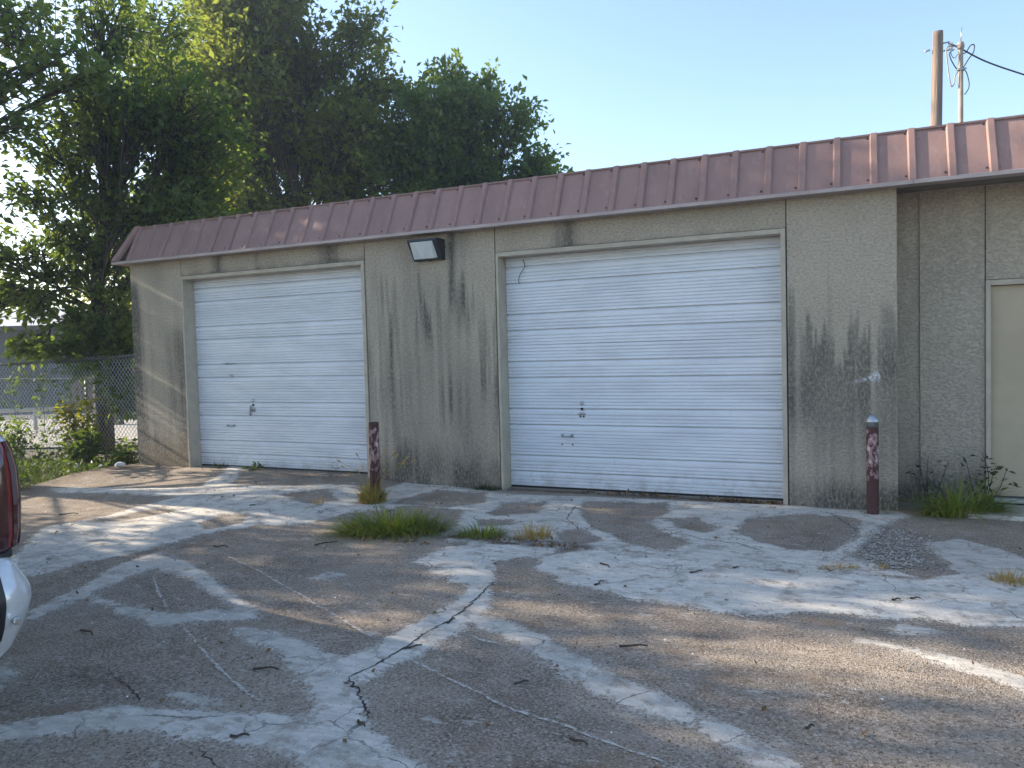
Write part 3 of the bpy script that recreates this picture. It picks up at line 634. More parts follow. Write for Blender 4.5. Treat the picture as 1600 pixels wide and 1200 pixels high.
# A: the tree by the fence, branching low, its skirt hanging over the top rail
cA = blob((-12.2, 2.0, 5.8), (2.9, 1.9, 3.1), 34, .5, .95, 1, 3.4)
cA += [(-12.56, 0.98, 2.56, 0.5), (-12.07, 1.18, 2.23, 0.42), (-11.12, 1.28, 2.19, 0.42), (-11.51, 1.1, 1.94, 0.42), (-11.99, 0.87, 1.74, 0.38), (-11.13, 1.14, 1.56, 0.42), (-10.86, 1.14, 1.15, 0.3), (-10.81, 1.14, 0.83, 0.24), (-11.61, 1.03, 1.47, 0.32), (-12.66, 0.9, 1.81, 0.36), (-13.35, 1.07, 2.83, 0.6), (-12.95, 1.28, 3.37, 0.6), (-11.28, 1.68, 2.75, 0.5), (-11.55, 1.8, 3.32, 0.55), (-14.16, 0.96, 3.65, 0.8), (-14.16, 0.69, 2.52, 0.6), (-12.62, 1.74, 3.06, 0.4), (-10.85, 1.28, 1.76, 0.4)]
cA += [(-10.92, 1.46, 3.97, 0.6), (-10.51, 1.88, 4.31, 0.6), (-10.08, 2.3, 4.5, 0.55), (-11.4, 1.26, 4.3, 0.6), (-11.88, 1.02, 3.79, 0.5), (-10.54, 1.61, 3.54, 0.4), (-10.27, 2.25, 5.21, 0.6), (-11.28, 1.57, 5.08, 0.6), (-12.45, 1.0, 4.37, 0.55), (-11.69, 1.09, 3.47, 0.4)]
cA = [q for i, q in enumerate(cA) if q[0] > -12.6 or q[2] < 4.4 or i % 6 == 0]
T('shade_tree', (-11.85, 1.55, -.05), 2.9, cA, .13, M['leafA'], .125, 12, 11, 'dark leafy tree by the chain link fence, its lowest branches hanging over the top rail', 'trees', 95, droop=.45)
# B: the tall tree behind the left end of the roof
cB = blob((-13.9, 8.3, 8.4), (3.2, 2.6, 3.9), 34, 1.0, 1.5, 2, 4.4)
cB += [(-11.5, 9.6, 7.2, 1.0), (-11.9, 9.4, 5.0, 1.1), (-10.9, 9.9, 4.6, .9), (-11.6, 9.4, 10.0, .9), (-11.4, 9.4, 8.6, 1.0), (-11.9, 9.2, 6.0, 1.2), (-12.3, 9.0, 4.6, 1.2), (-13.6, 8.5, 3.9, 1.2)]
T('tall_tree', (-13.4, 8.6, -.05), 4.2, cB, .3, M['leafB'], .16, 15, 12, 'tallest tree, rising behind the left end of the terracotta fascia', 'trees', 80, droop=.3)
# C: the round-headed tree behind the middle of the roof
cC = blob((-9.6, 10.4, 6.0), (2.3, 2.0, 2.35), 42, .7, 1.0, 3, 3.4) + [(-7.6, 11.3, 6.0, .7), (-7.3, 11.4, 5.5, .5), (-7.6, 11.2, 4.9, .75), (-11.2, 9.8, 6.9, .6), (-10.6, 10.1, 8.2, .55), (-9.8, 10.4, 8.75, .6), (-8.8, 10.8, 8.5, .55)]
T('round_tree', (-9.2, 10.8, -.05), 3.2, cC, .24, M['leafC'], .155, 15, 13, 'rounded dark green tree crown rising behind the middle of the garage roof', 'trees', 105)
# sunlit, yellower trees farther back, seen below the crowns
T('sunlit_tree', (-14.5, 12.5, -.05), 2.2, blob((-14.5, 12.5, 4.2), (3.2, 1.6, 1.6), 15, .8, 1.2, 5), .14, M['leafY'], .14, 15, 15, 'yellow-green sunlit tree glimpsed low between the tall tree and the roof', 'trees', 40)
T('sunlit_tree', (-16.6, 5.6, -.05), 2.0, blob((-16.4, 5.7, 3.3), (1.5, 1.2, 1.1), 9, .6, .95, 6), .1, M['leafY'], .13, 15, 16, 'small yellow-green sunlit tree behind the fence, just left of the wall corner', 'trees', 45)
# trees along the left boundary of the lot: mostly unseen, put in to shade the concrete, some branches reaching into the top left of the view
cD = [(-12.2, -.45, 1.6, .4), (-12.0, -.42, 3.3, .42), (-12.7, -.35, 3.5, .6), (-14.0, -3.6, 3.4, .9), (-14.3, -3.4, 4.6, .9), (-13.8, -3.0, 4.0, .7), (-14.2, -4.2, 4.0, .9), (-14.0, -3.2, 2.4, .6), (-12.4, -.5, 3.1, .5), (-12.7, -.55, 4.0, .6), (-12.2, -.4, 2.4, .4), (-14.6, -.3, 9.2, 1.0), (-14.0, -.8, 9.0, .9), (-13.5, -.5, 7.6, .9), (-13.6, -.3, 3.6, 1.0), (-13.9, -.1, 5.0, 1.0), (-14.1, -.3, 6.2, 1.1), (-13.8, .2, 4.2, .9), (-14.1, -.6, 7.4, 1.1), (-14.4, -.4, 8.4, 1.0), (-13.7, -.9, 8.0, .9)] + blob((-14.2, -1.7, 6.9), (2.6, 2.3, 3.0), 28, .9, 1.3, 7, 2.9) + [(-9.28, -1.26, 5.17, 0.34), (-8.78, -1.02, 5.32, 0.29), (-9.42, -1.29, 5.8, 0.4), (-10.02, -0.96, 4.75, 0.4), (-8.85, -0.62, 5.23, 0.2), (-9.43, -1.76, 5.33, 0.48), (-10.56, -1.21, 4.6, 0.56), (-11.45, -0.55, 3.8, 0.48)]  # leading clumps: unseen foliage added to keep sun off roof, wall and ground
T('boundary_tree', (-14.0, -1.9, -.05), 3.0, cD, .26, M['leafA'], .13, 15, 17, 'nearest tree, its loose leafy branches reaching into the top left corner', 'trees', 36)
cE = blob((-14.2, -5.7, 6.2), (3.0, 3.3, 3.3), 30, .7, 1.15, 8, 2.6)
T('boundary_tree', (-14.2, -5.9, -.05), 3.0, cE, .28, M['leafB'], .15, 13, 18, 'leafy tree on the left boundary of the lot behind the parked truck', 'trees', 26)

# ================================================================== fence beyond the weeds
def chain_fence(name, a, b, za, zb, hpost, posts, label, mesh_z0=.05, dia=.062, r=.0028, back=0):
    a = Vector((*a, 0)); b = Vector((*b, 0)); d = (b-a); L = d.length; d.normalize(); nrm = Vector((-d.y, d.x, 0))
    f = empty(name, tuple(a), label=label, cat='fence'); top = lambda s: za+(zb-za)*s/L
    MB().tube([tuple(d*s+Vector((0, 0, top(s)-.02-.012*sin(s*2.1)))) for s in np.linspace(-.05, L+.05, 14)], .024, 10).build('top_rail', M['fencesteel'], f)
    for s in posts:
        p = d*s+nrm*.05
        po = MB().tube([tuple(p+Vector((0, 0, -.1))), tuple(p+Vector((0, 0, top(s)+.01)))], .028, 10).build('post', M['fencesteel'], f)
    V0, V1 = [], []
    n = int(L/dia)
    for i in range(-40, n+40):
        for sg in (1, -1):
            s0 = i*dia; h = top(max(0, min(L, s0)))-.03-mesh_z0; run = h*.72*sg
            z0, z1, e0, e1 = mesh_z0, mesh_z0+h, s0, s0+run
            lo, hi = 0, L
            if max(e0, e1) < lo or min(e0, e1) > hi: continue
            def cut(e, z, eo, zo):
                ec = min(max(e, lo), hi); return ec, (z if e == ec or eo == e else z+(zo-z)*(ec-e)/(eo-e))
            (p0, q0), (p1, q1) = cut(e0, z0, e1, z1), cut(e1, z1, e0, z0)
            o = nrm*(.002*sg)
            V0.append(tuple(d*p0+o+Vector((0, 0, q0)))); V1.append(tuple(d*p1+o+Vector((0, 0, q1))))
    V, F = prisms(np.array(V0), np.array(V1), r, r); link('wire_mesh', mesh_np(V, F), M['galv'], f, kind='stuff')
    return f
chain_fence('chain_link_fence', (-14.8, .05), (-9.2, 1.25), 1.44, 1.66, 1.6, (.4, 5.52), 'tall chain link fence with a sagging top rail meeting the left wall corner')
chain_fence('low_fence', (-17.5, 1.2), (-12.0, 3.2), 1.25, 1.2, 1.2, (.2, 2.1, 4.05, 5.7), 'lower chain link fence standing behind the tall one', r=.0022, dia=.075)
pst = MB().tube([(0, 0, -.1), (.012, 0, .55)], [.028, .026], 10).build('fence_stub', M['crack'], label='short rusty post stub against the chain link fence near the corner', cat='post'); pst.location = (-10.35, 1.25, 0)
# white pipe rail by the street
rl = empty('pipe_rail', (-19.5, 3.2, 0), label='pale horizontal pipe rail beyond the fence at far left', cat='rail')
MB().tube([tuple(fd*a+Vector((0, 0, .42+.012*a))) for a in (-8, -3, 0, 2.6)], .05, 8).build('pipe', M['tin'], rl)
for a in (-6, -2.5, 2.2): MB().tube([tuple(fd*a+Vector((0, 0, -.1))), tuple(fd*a+Vector((0, 0, .42+.012*a)))], .045, 8).build('post', M['tin'], rl)

# ================================================================== far building
fb = empty('far_building', (-24.4, 10.0, 0), math.atan2(1.9, 4.2), label='low dark building with pale metal roof across the street', cat='building')
MB().box((-16, .05, -.1), (-.0, 9, 2.7)).build('core', M['siding'], fb)
for k in range(14): MB().prism([(-.012, .0), (.018, .185), (.05, .185), (.05, 0)], 0, -16, -.02).build('siding_board', M['siding'], fb).location.z = -.02+k*.19
MB().box((.0, .0, -.1), (9, 9, 2.62)).build('brick_wall', M['brick'], fb)
MB().box((-16.4, -.35, 2.66), (9.4, .02, 2.80)).build('eave', M['black'], fb)
MB().prism([(-.36, 2.80), (4.5, 3.75), (9.4, 2.8)], 0, -16.4, 9.4).build('roof', M['tin'], fb)

# ================================================================== utility pole, mast and wires
up_ = empty('utility_pole', (1.11, 6.31, 0), label='weathered grey brown wooden pole rising behind the fascia', cat='pole')
MB().tube([(-.02, 0, -.1), (-.02, 0, 3), (.0, 0, 4.8), (.03, .01, 6.24), (.03, .01, 6.3)], [.095, .092, .084, .075, .073], 14).build('shaft', M['wood'], up_)
for zz in (6.10, 5.98):
    MB().tube([(.10, -.03, zz), (.19, -.03, zz)], .012, 8).build('hook_bolt', M['galv'], up_)
MB().lathe([(.0, -.07), (.028, -.06), (.034, -.03), (.02, -.01), (.034, .02), (.028, .05), (0, .06)], 10, (.20, -.03, 6.04)).build('insulator', M['plastic'], up_)
MB().tube([(-.16, -.02, 6.02), (-.08, -.02, 6.03)], .014, 6).build('hook_bolt', M['galv'], up_)
ms = empty('service_mast', (1.34, 5.3, 0), label='slim pale conduit mast with a rounded cap behind the fascia', cat='mast')
MB().tube([(0, 0, 3.0), (0, 0, 5.64)], .033, 12).build('conduit', M['pvc'], ms)
MB().lathe([(.034, 0), (.047, .02), (.05, .06), (.04, .10), (.018, .115)], 14, (0, 0, 5.64)).build('weather_cap', M['pvc'], ms)
MB().tube([(0, 0, 5.34), (0, 0, 5.375)], .044, 12).build('clamp_ring', M['galv'], ms)
MB().tube([(-.06, -.03, 5.36), (.07, -.03, 5.36)], .012, 6).build('clamp_bolt', M['galv'], ms)
MB().tube([(.0, 0, 5.74), (.012, 0, 5.95)], .007, 6).build('spike', M['galv'], ms)
def spline(P, n=8):
    P = [Vector(p) for p in P]; Q = [P[0]]+P+[P[-1]]; out = []
    for i in range(1, len(Q)-2):
        a, b, c, d = Q[i-1:i+3]
        for k in range(n):
            t = k/n; out.append(.5*((2*b)+(c-a)*t+(2*a-5*b+4*c-d)*t*t+(3*b-a-3*c+d)*t**3))
    return out+[P[-1]]
def wire(name, P, r, mat, label, cat='cable', group=None):
    o = Vector(P[0]); return link(name, MB().tube([tuple(p-o) for p in spline(P)], r, 6).mesh(), mat, label=label, cat=cat, group=group)
def place(o, p): o.location = p; return o
W = lambda px, py, dep=11.0: tuple(PIX(px, py, dep))
def PIX(px, py, dep):            # a place in the air behind the roof, metres right of / above the mast foot
    s = dep/1200; return Vector((1.335, 5.33, 5.3))+Vector((.91, .41, 0))*((px-1499)*s)+Vector((0, 0, 1))*((116-py)*s)
def air(name, pts, r, mat, label, cat='cable'):
    P = [W(*q) for q in pts]; return place(wire(name, P, r, mat, label, cat), P[0])
air('service_cable', [(1488, 72, 11.6), (1502, 77), (1540, 97), (1600, 119), (1700, 152), (1900, 205)], .011, M['cable'], 'long dark overhead cable running from the pole down to the right')
air('looped_cable', [(1496, 82), (1507, 83), (1515, 72), (1521, 71), (1520, 82), (1512, 93), (1503, 107)], .008, M['cable'], 'dark cable looping out to the right of the mast cap', )
air('drooping_cable', [(1504, 107), (1509, 113), (1513, 128), (1512, 138), (1506, 147)], .007, M['cable'], 'loose dark cable end drooping right of the mast')
air('crossing_cable', [(1490, 77), (1483, 82), (1484, 90), (1490, 102), (1495, 108)], .008, M['cable'], 'short dark cable crossing left of the mast below its cap')
air('hanging_cable', [(1497, 73), (1486, 72), (1478, 75), (1479, 95), (1483, 125), (1486, 134), (1490, 128), (1491, 118), (1495, 112)], .009, M['greycable'], 'pale twisted cable hanging in a long loop between pole and mast')
air('splice_cable', [(1496, 74), (1486, 70), (1480, 66)], .008, M['cable'], 'short dark splice from the pole insulator to the mast cap')
air('thin_cable', [(1484, 80), (1487, 88), (1491, 90), (1496, 84)], .005, M['cable'], 'thin dark cable sagging just below the mast cap')
cd = wire('dangling_cable', [(-3.33, .165, 2.50), (-3.31, .16, 2.42), (-3.36, .158, 2.35), (-3.385, .16, 2.28), (-3.375, .16, 2.24)], .004, M['cable'], 'thin black cord dangling at the top left of the big garage door', 'cord'); cd.location = (-3.33, .165, 2.50)

# ================================================================== wall lamp
wl = empty('wall_lamp', (-4.40, 0, 2.66), label='dark wall pack lamp with clear lens between the two garage doors', cat='wall lamp')
x0, x1, zt, zb = -.17, .20, .11, -.115
def lamp_poly(x): return [(x, 0, zt), (x, 0, zb), (x, -.06, zb), (x, -.20, zt-.02), (x, -.19, zt)]
a_, b_ = lamp_poly(x0), lamp_poly(x1)
MB().add(a_+b_, [(0, 1, 2, 3, 4), (9, 8, 7, 6, 5), (0, 4, 9, 5), (4, 3, 8, 9), (1, 6, 7, 2), (0, 5, 6, 1), (3, 2, 7, 8)]).build('housing', M['housing'], wl)
# lens: a shallow prism standing proud of the sloping front
e = Vector((0, -.14, zt-.02-zb)); n_ = Vector((0, -e.z, e.y)).normalized(); n_ = n_ if n_.y < 0 else -n_
o_ = Vector((0, -.06, zb))
def lp(x, t, h): p = o_+e*t+n_*h; return (x, p.y, p.z)
v = [lp(x0+.03, .10, -.01), lp(x1-.05, .10, -.01), lp(x1-.05, .95, -.01), lp(x0+.03, .95, -.01), lp(x0+.035, .16, .035), lp(x1-.075, .16, .035), lp(x1-.06, .93, .012), lp(x0+.035, .93, .012)]
MB().add(v, [(0, 1, 5, 4), (1, 2, 6, 5), (2, 3, 7, 6), (3, 0, 4, 7), (4, 5, 6, 7)]).build('lens', M['lampglass'], wl)
for p, q in (((.21, -.03, .02), (.225, -.03, .02)), ((.03, -.04, zb-.014), (.03, -.04, zb)), ((.0, -.10, zt), (.0, -.10, zt+.012))): MB().tube([p, q], .009, 8).build('bolt', M['housing'], wl)

# ================================================================== bollards
def bollard(loc, h, r, label, cap):
    b = empty('bollard', loc, label=label, cat='bollard', group='bollards before the garage wall')
    k = [(r*1.02, -.05), (r, .0), (r*.99, .05), (r, .3), (r, h-.02), (r*.97, h)]
    MB().lathe(k+([(r*.86, h), (r*.84, h-.1)] if not cap else []), 24).build('pipe', M['bollard'], b)
    if cap: MB().lathe([(r*1.02, h-.04), (r*1.04, h-.0), (r*1.16, h+.004), (r*1.17, h+.012), (r*1.02, h+.03), (r*.72, h+.058), (r*.35, h+.07), (.004, h+.074)], 24).build('dome_cap', M['galv'], b)
    return b
bl = bollard((-4.535, -1.02, .02), .80, .052, 'rusty bollard with open top and peeling red paint, weeds round its foot', False); bl.rotation_euler = (R(.6), R(-1.1), 2.2)
br = bollard((.095, -.20, 0), .805, .050, 'dark red bollard with a grey domed cap near the right wall end', True); br.rotation_euler.z = .35

# ================================================================== plants
def blades(n, spread, h, width, rng, lean=.8, segs=4, shape=(1, 1), flop=.5):
    a = rng.rand(n)*2*pi; rr = np.sqrt(rng.rand(n))*spread; px, py = np.cos(a)*rr*shape[0], np.sin(a)*rr*shape[1]
    out = np.arctan2(py, px)+rng.randn(n)*.7; L = h*(.35+.85*rng.rand(n))*(1.05-.45*(rr/spread)**2); ln = lean*(.25+.9*rng.rand(n))*(.4+rr/spread)
    t = np.linspace(0, 1, segs+1); V = []
    for i, u in enumerate(t):
        hz = L*(ln*u**1.6); z = L*(u*np.sqrt(np.clip(1-.25*ln, .2, 1))-flop*ln*u**2.6*.55)
        cx = px+np.cos(out)*hz; cy = py+np.sin(out)*hz; w_ = width*(1-u**1.5)*.5+.0004
        V.append(np.stack([cx-np.sin(out)*w_, cy+np.cos(out)*w_, z], -1)); V.append(np.stack([cx+np.sin(out)*w_, cy-np.cos(out)*w_, z], -1))
    V = np.stack(V, 1).reshape(-1, 3); k = 2*(segs+1); b = np.arange(n)*k
    F = np.concatenate([np.stack([b+2*i, b+2*i+1, b+2*i+3, b+2*i+2], -1) for i in range(segs)])
    return V, F, k
def tuft(name, loc, n, spread, h, width, mat, seed, label, lean=.8, shape=(1, 1), cat='grass tuft', flop=.5, dry=0, rz=.42):
    rng = np.random.RandomState(seed); t = empty(name, loc, rz, label=label, cat=cat)
    V, F, k = blades(n, spread, h, width, rng, lean, shape=shape, flop=flop); me = mesh_np(V, F); set_attr(me, 'rnd', np.repeat(rng.rand(n), k)); link('blades', me, mat, t, kind='stuff')
    if dry:
        V, F, k = blades(dry, spread, h*.8, width*.8, rng, lean*1.3, shape=shape, flop=flop); me = mesh_np(V, F); set_attr(me, 'rnd', np.repeat(rng.rand(dry), k)); link('dry_blades', me, M['drygrass'], t, kind='stuff')
    return t
def gz(x, y): return (x, y, float(ground_z(x, y)))
tuft('grass_tuft', gz(-3.62, -2.12), 800, .36, .31, .011, M['grass'], 1, 'large bright green grass clump growing from the concrete joint', 1.35, (1.2, .5), dry=200, flop=.75)
tuft('grass_tuft', gz(-2.80, -2.03), 260, .16, .16, .008, M['grass'], 2, 'small green grass clump just right of the large one', 1.3, (1.2, .6), dry=60)
tuft('grass_tuft', gz(-2.38, -1.95), 200, .13, .17, .005, M['drygrass'], 3, 'thin straw coloured grass wisp at the end of the dirt joint', .6, (1.2, .7))
tw_ = tuft('weed_tuft', gz(-4.535, -1.06), 420, .13, .26, .006, M['drygrass'], 4, 'dry grass with pale seed heads round the foot of the left bollard', .7, cat='weeds')
V, F, k = blades(220, .11, .28, .006, np.random.RandomState(44), .6); me = mesh_np(V, F); set_attr(me, 'rnd', np.repeat(np.random.RandomState(5).rand(220), k)); link('green_blades', me, M['grass'], tw_, kind='stuff')
rg = random.Random(5)
for i in range(17):
    a = rg.uniform(0, 2*pi); l = rg.uniform(.30, .52); ln = rg.uniform(.15, .42); c_, s_2 = cos(a), sin(a)
    P = [(0, 0, 0), (c_*ln*.3, s_2*ln*.3, l*.6), (c_*ln, s_2*ln, l)]; sp = spline(P, 4)
    stalk = MB().tube([tuple(p) for p in sp], .0016, 4).build('stalk', M['drygrass'], tw_); set_attr(stalk.data, 'rnd', np.full(len(stalk.data.vertices), .6))
    e_ = sp[-1]; dr = (sp[-1]-sp[-3]).normalized(); q = [tuple(e_+dr*s) for s in (-.005, .012, .035, .055)]
    sh = MB().tube(q, [.002, .007, .006, .001], 6).build('seed_head', M['drygrass'], tw_); set_attr(sh.data, 'rnd', np.full(len(sh.data.vertices), 1.))
tuft('grass_tuft', gz(.78, -.02), 420, .26, .42, .011, M['grass'], 6, 'long-bladed green grass clump at the recessed wall beside the tan door', 1.25, (1.3, .45), flop=.8, dry=60)
tuft('grass_tuft', gz(.83, -2.05), 160, .10, .10, .005, M['drygrass'], 7, 'tiny yellow-green grass sprig at the right edge of the concrete', .8)
tuft('grass_tuft', gz(-.13, -2.07), 130, .10, .06, .005, M['drygrass'], 8, 'flat dried weed on the pale concrete band left of the gravel', 1.2, (1.3, .6))
tuft('grass_tuft', gz(.12, -1.97), 60, .05, .05, .005, M['drygrass'], 9, 'little brown weed at the near edge of the gravel patch', 1.0)
tuft('grass_tuft', gz(-3.72, -.06), 200, .13, .09, .007, M['darkweed'], 10, 'low dark green weeds at the wall foot left of the big door', 1.1, (1.4, .5))
tuft('grass_tuft', gz(-5.0, -1.35), 70, .06, .10, .004, M['drygrass'], 12, 'sparse dry weed sprig left of the large grass clump', .8)
def leafy(name, loc, stems, mat, leaf, seed, label, cat='plant', per=26, spread=.08, elong=2.0, droop=.1):
    """upright stems with leaves set along them"""
    rng = np.random.RandomState(seed); t = empty(name, loc, label=label, cat=cat); P, D = [], []; wood = MB()
    for (dx, dy, h) in stems:
        s = spline([(dx*.2, dy*.2, 0), (dx*.55+rng.randn()*.03, dy*.55, h*.55), (dx, dy, h)], 6); wood.tube([tuple(p) for p in s], list(np.linspace(.005, .002, len(s))), 5)
        for _ in range(int(per*h/.4)):
            u = rng.rand()**.8; p = s[int(u*(len(s)-1))]; a = rng.rand()*2*pi; P.append(np.array(p)+np.array([cos(a), sin(a), 0])*spread*rng.rand()); D.append((cos(a), sin(a), .25))
    wood.build('stems', M['twig'], t)
    P = np.array(P); V, F = leaf_cloud(P, np.array(D), leaf, rng, elong, droop); me = mesh_np(V, F); set_attr(me, 'rnd', np.repeat(rng.rand(len(P)), 4)); link('leaves', me, mat, t, kind='stuff')
    return t
leafy('wall_weed', gz(.98, .30), [(0, 0, .50), (-.12, .02, .42), (.1, -.02, .40), (.18, 0, .36)], M['darkweed'], .06, 1, 'dark upright weed against the recessed wall beside the door frame', per=18)
leafy('wall_weed', gz(.56, .30), [(0, 0, .46), (-.07, .03, .38), (.16, 0, .42)], M['darkweed'], .05, 2, 'spindly dark weed in the corner of the recessed wall', per=9)
leafy('door_weed', gz(-7.1, .02), [(0, 0, .09), (.08, 0, .08), (-.08, .02, .06), (.15, .02, .07)], M['weed'], .06, 3, 'small green weed at the foot of the left garage door', per=50)
leafy('door_weed', gz(-7.75, .04), [(0, 0, .06), (.08, 0, .05), (-.08, .02, .05)], M['weed'], .05, 4, 'low dark weed at the left end of the left garage door sill', per=50)
rgn = random.Random(9)
leafy('young_shrub', (-11.15, .55, -.03), [(-.25, 0, .95), (-.15, .05, .8), (-.32, 0, .85), (.28, .02, 1.0), (.24, 0, .75), (0, 0, .6), (.05, .1, .5), (-.4, 0, .5)], M['leafY'], .085, 5, 'bright yellow-green shrub with upright shoots against the fence', 'shrub', 60, .13)
leafy('young_shrub', (-10.75, .35, -.03), [(rgn.uniform(-.35, .35), rgn.uniform(-.1, .1), rgn.uniform(.3, .6)) for _ in range(9)], M['weed'], .14, 6, 'dark green broad-leaved shrub right of the yellow-green one', 'shrub', 26, .12)
leafy('young_shrub', (-10.0, .45, -.03), [(rgn.uniform(-.35, .35), rgn.uniform(-.1, .1), rgn.uniform(.2, .42)) for _ in range(9)], M['leafC'], .09, 7, 'low leafy shrub by the left wall corner', 'shrub', 40, .12)
leafy('young_shrub', (-12.2, .2, -.03), [(rgn.uniform(-.5, .5), rgn.uniform(-.1, .1), rgn.uniform(.4, .8)) for _ in range(10)], M['leafC'], .09, 8, 'straggly green shrub at the fence behind the tail lamp', 'shrub', 26, .12)
vn = empty('fence_vine', (-12.3, .62, 0), label='thin leafy vine climbing the chain link fence at far left', cat='vine')
rr_ = np.random.RandomState(4); P = []; wood = MB()
for i in range(7):
    x = -1.6+.42*i; s = spline([(x, .0, 0), (x+rr_.randn()*.2, .03, .5), (x+rr_.randn()*.3, .0, .9+.3*rr_.rand()), (x+rr_.randn()*.35, .03, 1.3)], 8); wood.tube([(p.x, p.y+.21*p.x, p.z) for p in s], .004, 4)
    P += [(p.x, p.y+.21*p.x-.02, p.z) for p in s for _ in range(5)]
wood.build('stems', M['twig'], vn); P = np.array(P)+rr_.randn(len(P), 3)*np.array([.09, .03, .07]); V, F = leaf_cloud(P, rr_.randn(len(P), 3), .07, rr_, 1.5)
me = mesh_np(V, F); set_attr(me, 'rnd', np.repeat(rr_.rand(len(P)), 4)); link('leaves', me, M['leafC'], vn, kind='stuff')
# weedy strip between lot and fence
rng = np.random.RandomState(21); n = 26000; X = rng.uniform(-15.5, -8.9, n); Y = rng.uniform(-5.5, 1.3, n)
k = (X < edge_x(Y)+.04+.08*rng.rand(n)) & (Y < .9+(X+9.2)*.2); X, Y = X[k], Y[k]; n = len(X)
V, F, kk = blades(n, .01, .17, .011, rng, .9); V = V.reshape(n, kk, 3); hs = (.5+1.1*vnoise(X*1.6, Y*1.6))[:, None]
V[:, :, 2] *= hs; V[:, :, 0] += X[:, None]; V[:, :, 1] += Y[:, None]; V[:, :, 2] -= .04
me = mesh_np(V.reshape(-1, 3), F); set_attr(me, 'rnd', np.repeat(rng.rand(n), kk)); link('weedy_grass', me, M['darkweed'], label='dark weedy grass strip between the concrete and the fence', cat='grass', kind='stuff')
# broad ground cover leaves among it
n = 9000; X = rng.uniform(-15.5, -8.9, n); Y = rng.uniform(-5.5, 1.3, n); k = (X < edge_x(Y)+.02) & (Y < 1.0+(X+9.2)*.2) & (vnoise(X*2.2+5, Y*2.2) > .38); X, Y = X[k], Y[k]; n = len(X)
P = np.stack([X, Y, .02+.2*rng.rand(n)*vnoise(X*2, Y*2)], -1); V, F = leaf_cloud(P, rng.randn(n, 3), .075, rng, 1.6); me = mesh_np(V, F); set_attr(me, 'rnd', np.repeat(rng.rand(n), 4))
link('ground_cover', me, M['weed'], label='broad-leaved green ground cover along the left edge of the lot', cat='ground cover', kind='stuff')
# ================================================================== litter, gravel, twigs
def stones(name, pts, size, mat, seed, label, cat):
    rng = np.random.RandomState(seed); n = len(pts); o = np.array([(1, 0, 0), (-1, 0, 0), (0, 1, 0), (0, -1, 0), (0, 0, 1), (0, 0, -1)], float)
    f = np.array([(0, 2, 4), (2, 1, 4), (1, 3, 4), (3, 0, 4), (2, 0, 5), (1, 2, 5), (3, 1, 5), (0, 3, 5)])
    S = size*(.5+rng.rand(n, 1, 1))*(.6+.6*rng.rand(n, 6, 1)); a = rng.rand(n)*6.28; ca, sa = np.cos(a)[:, None], np.sin(a)[:, None]
    V = o[None]*S; V[:, :, 2] *= .7; V = np.stack([V[:, :, 0]*ca-V[:, :, 1]*sa, V[:, :, 0]*sa+V[:, :, 1]*ca, V[:, :, 2]], -1)+np.asarray(pts)[:, None]
    F = (f[None]+np.arange(n)[:, None, None]*6).reshape(-1, 3)
    return link(name, mesh_np(V.reshape(-1, 3), F), mat, label=label, cat=cat, kind='stuff')
rng = np.random.RandomState(31)
def scatter(n, c, r, z=.006):
    a = rng.rand(n)*6.28; q = np.sqrt(rng.rand(n))*(1+.22*rng.randn(n)); x = c[0]+np.cos(a)*q*r[0]; y = c[1]+np.sin(a)*q*r[1]; return np.stack([x, y, ground_z(x, y)+z], -1)
stones('gravel', np.r_[scatter(1000, (.19, -1.32), (.28, .66)), scatter(300, (.10, -1.75), (.36, .28))], .010, M['stone'], 1, 'patch of loose grey gravel below the capped bollard', 'gravel')
stones('joint_gravel', np.r_[scatter(260, (-2.98, -1.98), (.16, .1)), scatter(300, (-2.3, -2.1), (.38, .07)), scatter(140, (-4.2, -.1), (.5, .06))], .009, M['stone'], 2, 'small grey pebbles in the dirt joint beside the grass', 'gravel')
def litter(name, pts, size, mat, seed, label, cat):
    r = np.random.RandomState(seed); V, F = leaf_cloud(np.asarray(pts), r.randn(len(pts), 3)*np.array([1, 1, .1]), size, r, 1.7, 0); return link(name, mesh_np(V, F), mat, label=label, cat=cat, kind='stuff')
litter('leaf_litter', np.r_[scatter(150, (-1.0, .02), (.45, .05), .012), scatter(70, (-2.1, .05), (.7, .05), .012), scatter(60, (-2.35, -2.1), (.4, .06), .015), scatter(40, (-3.6, -2.35), (.5, .1), .01)], .045, M['litterleaf'], 3, 'brown dry leaf litter along the big door sill and the dirt joint', 'leaf litter')
litter('leaf_crumbs', np.stack([(xx := rng.uniform(-9, 1.6, 420)), (yy := rng.uniform(-5.8, -.1, 420)), ground_z(xx, yy)+.012], -1), .028, M['litterleaf'], 4, 'tiny dry leaf crumbs scattered over the concrete', 'leaf litter')
stones('white_chips', np.stack([(xx := rng.uniform(-8, 1.4, 160)), (yy := rng.uniform(-5.8, -2.2, 160)), ground_z(xx, yy)+.010], -1), .006, M['plastic'], 9, 'tiny pale stone chips on the dark concrete', 'gravel')
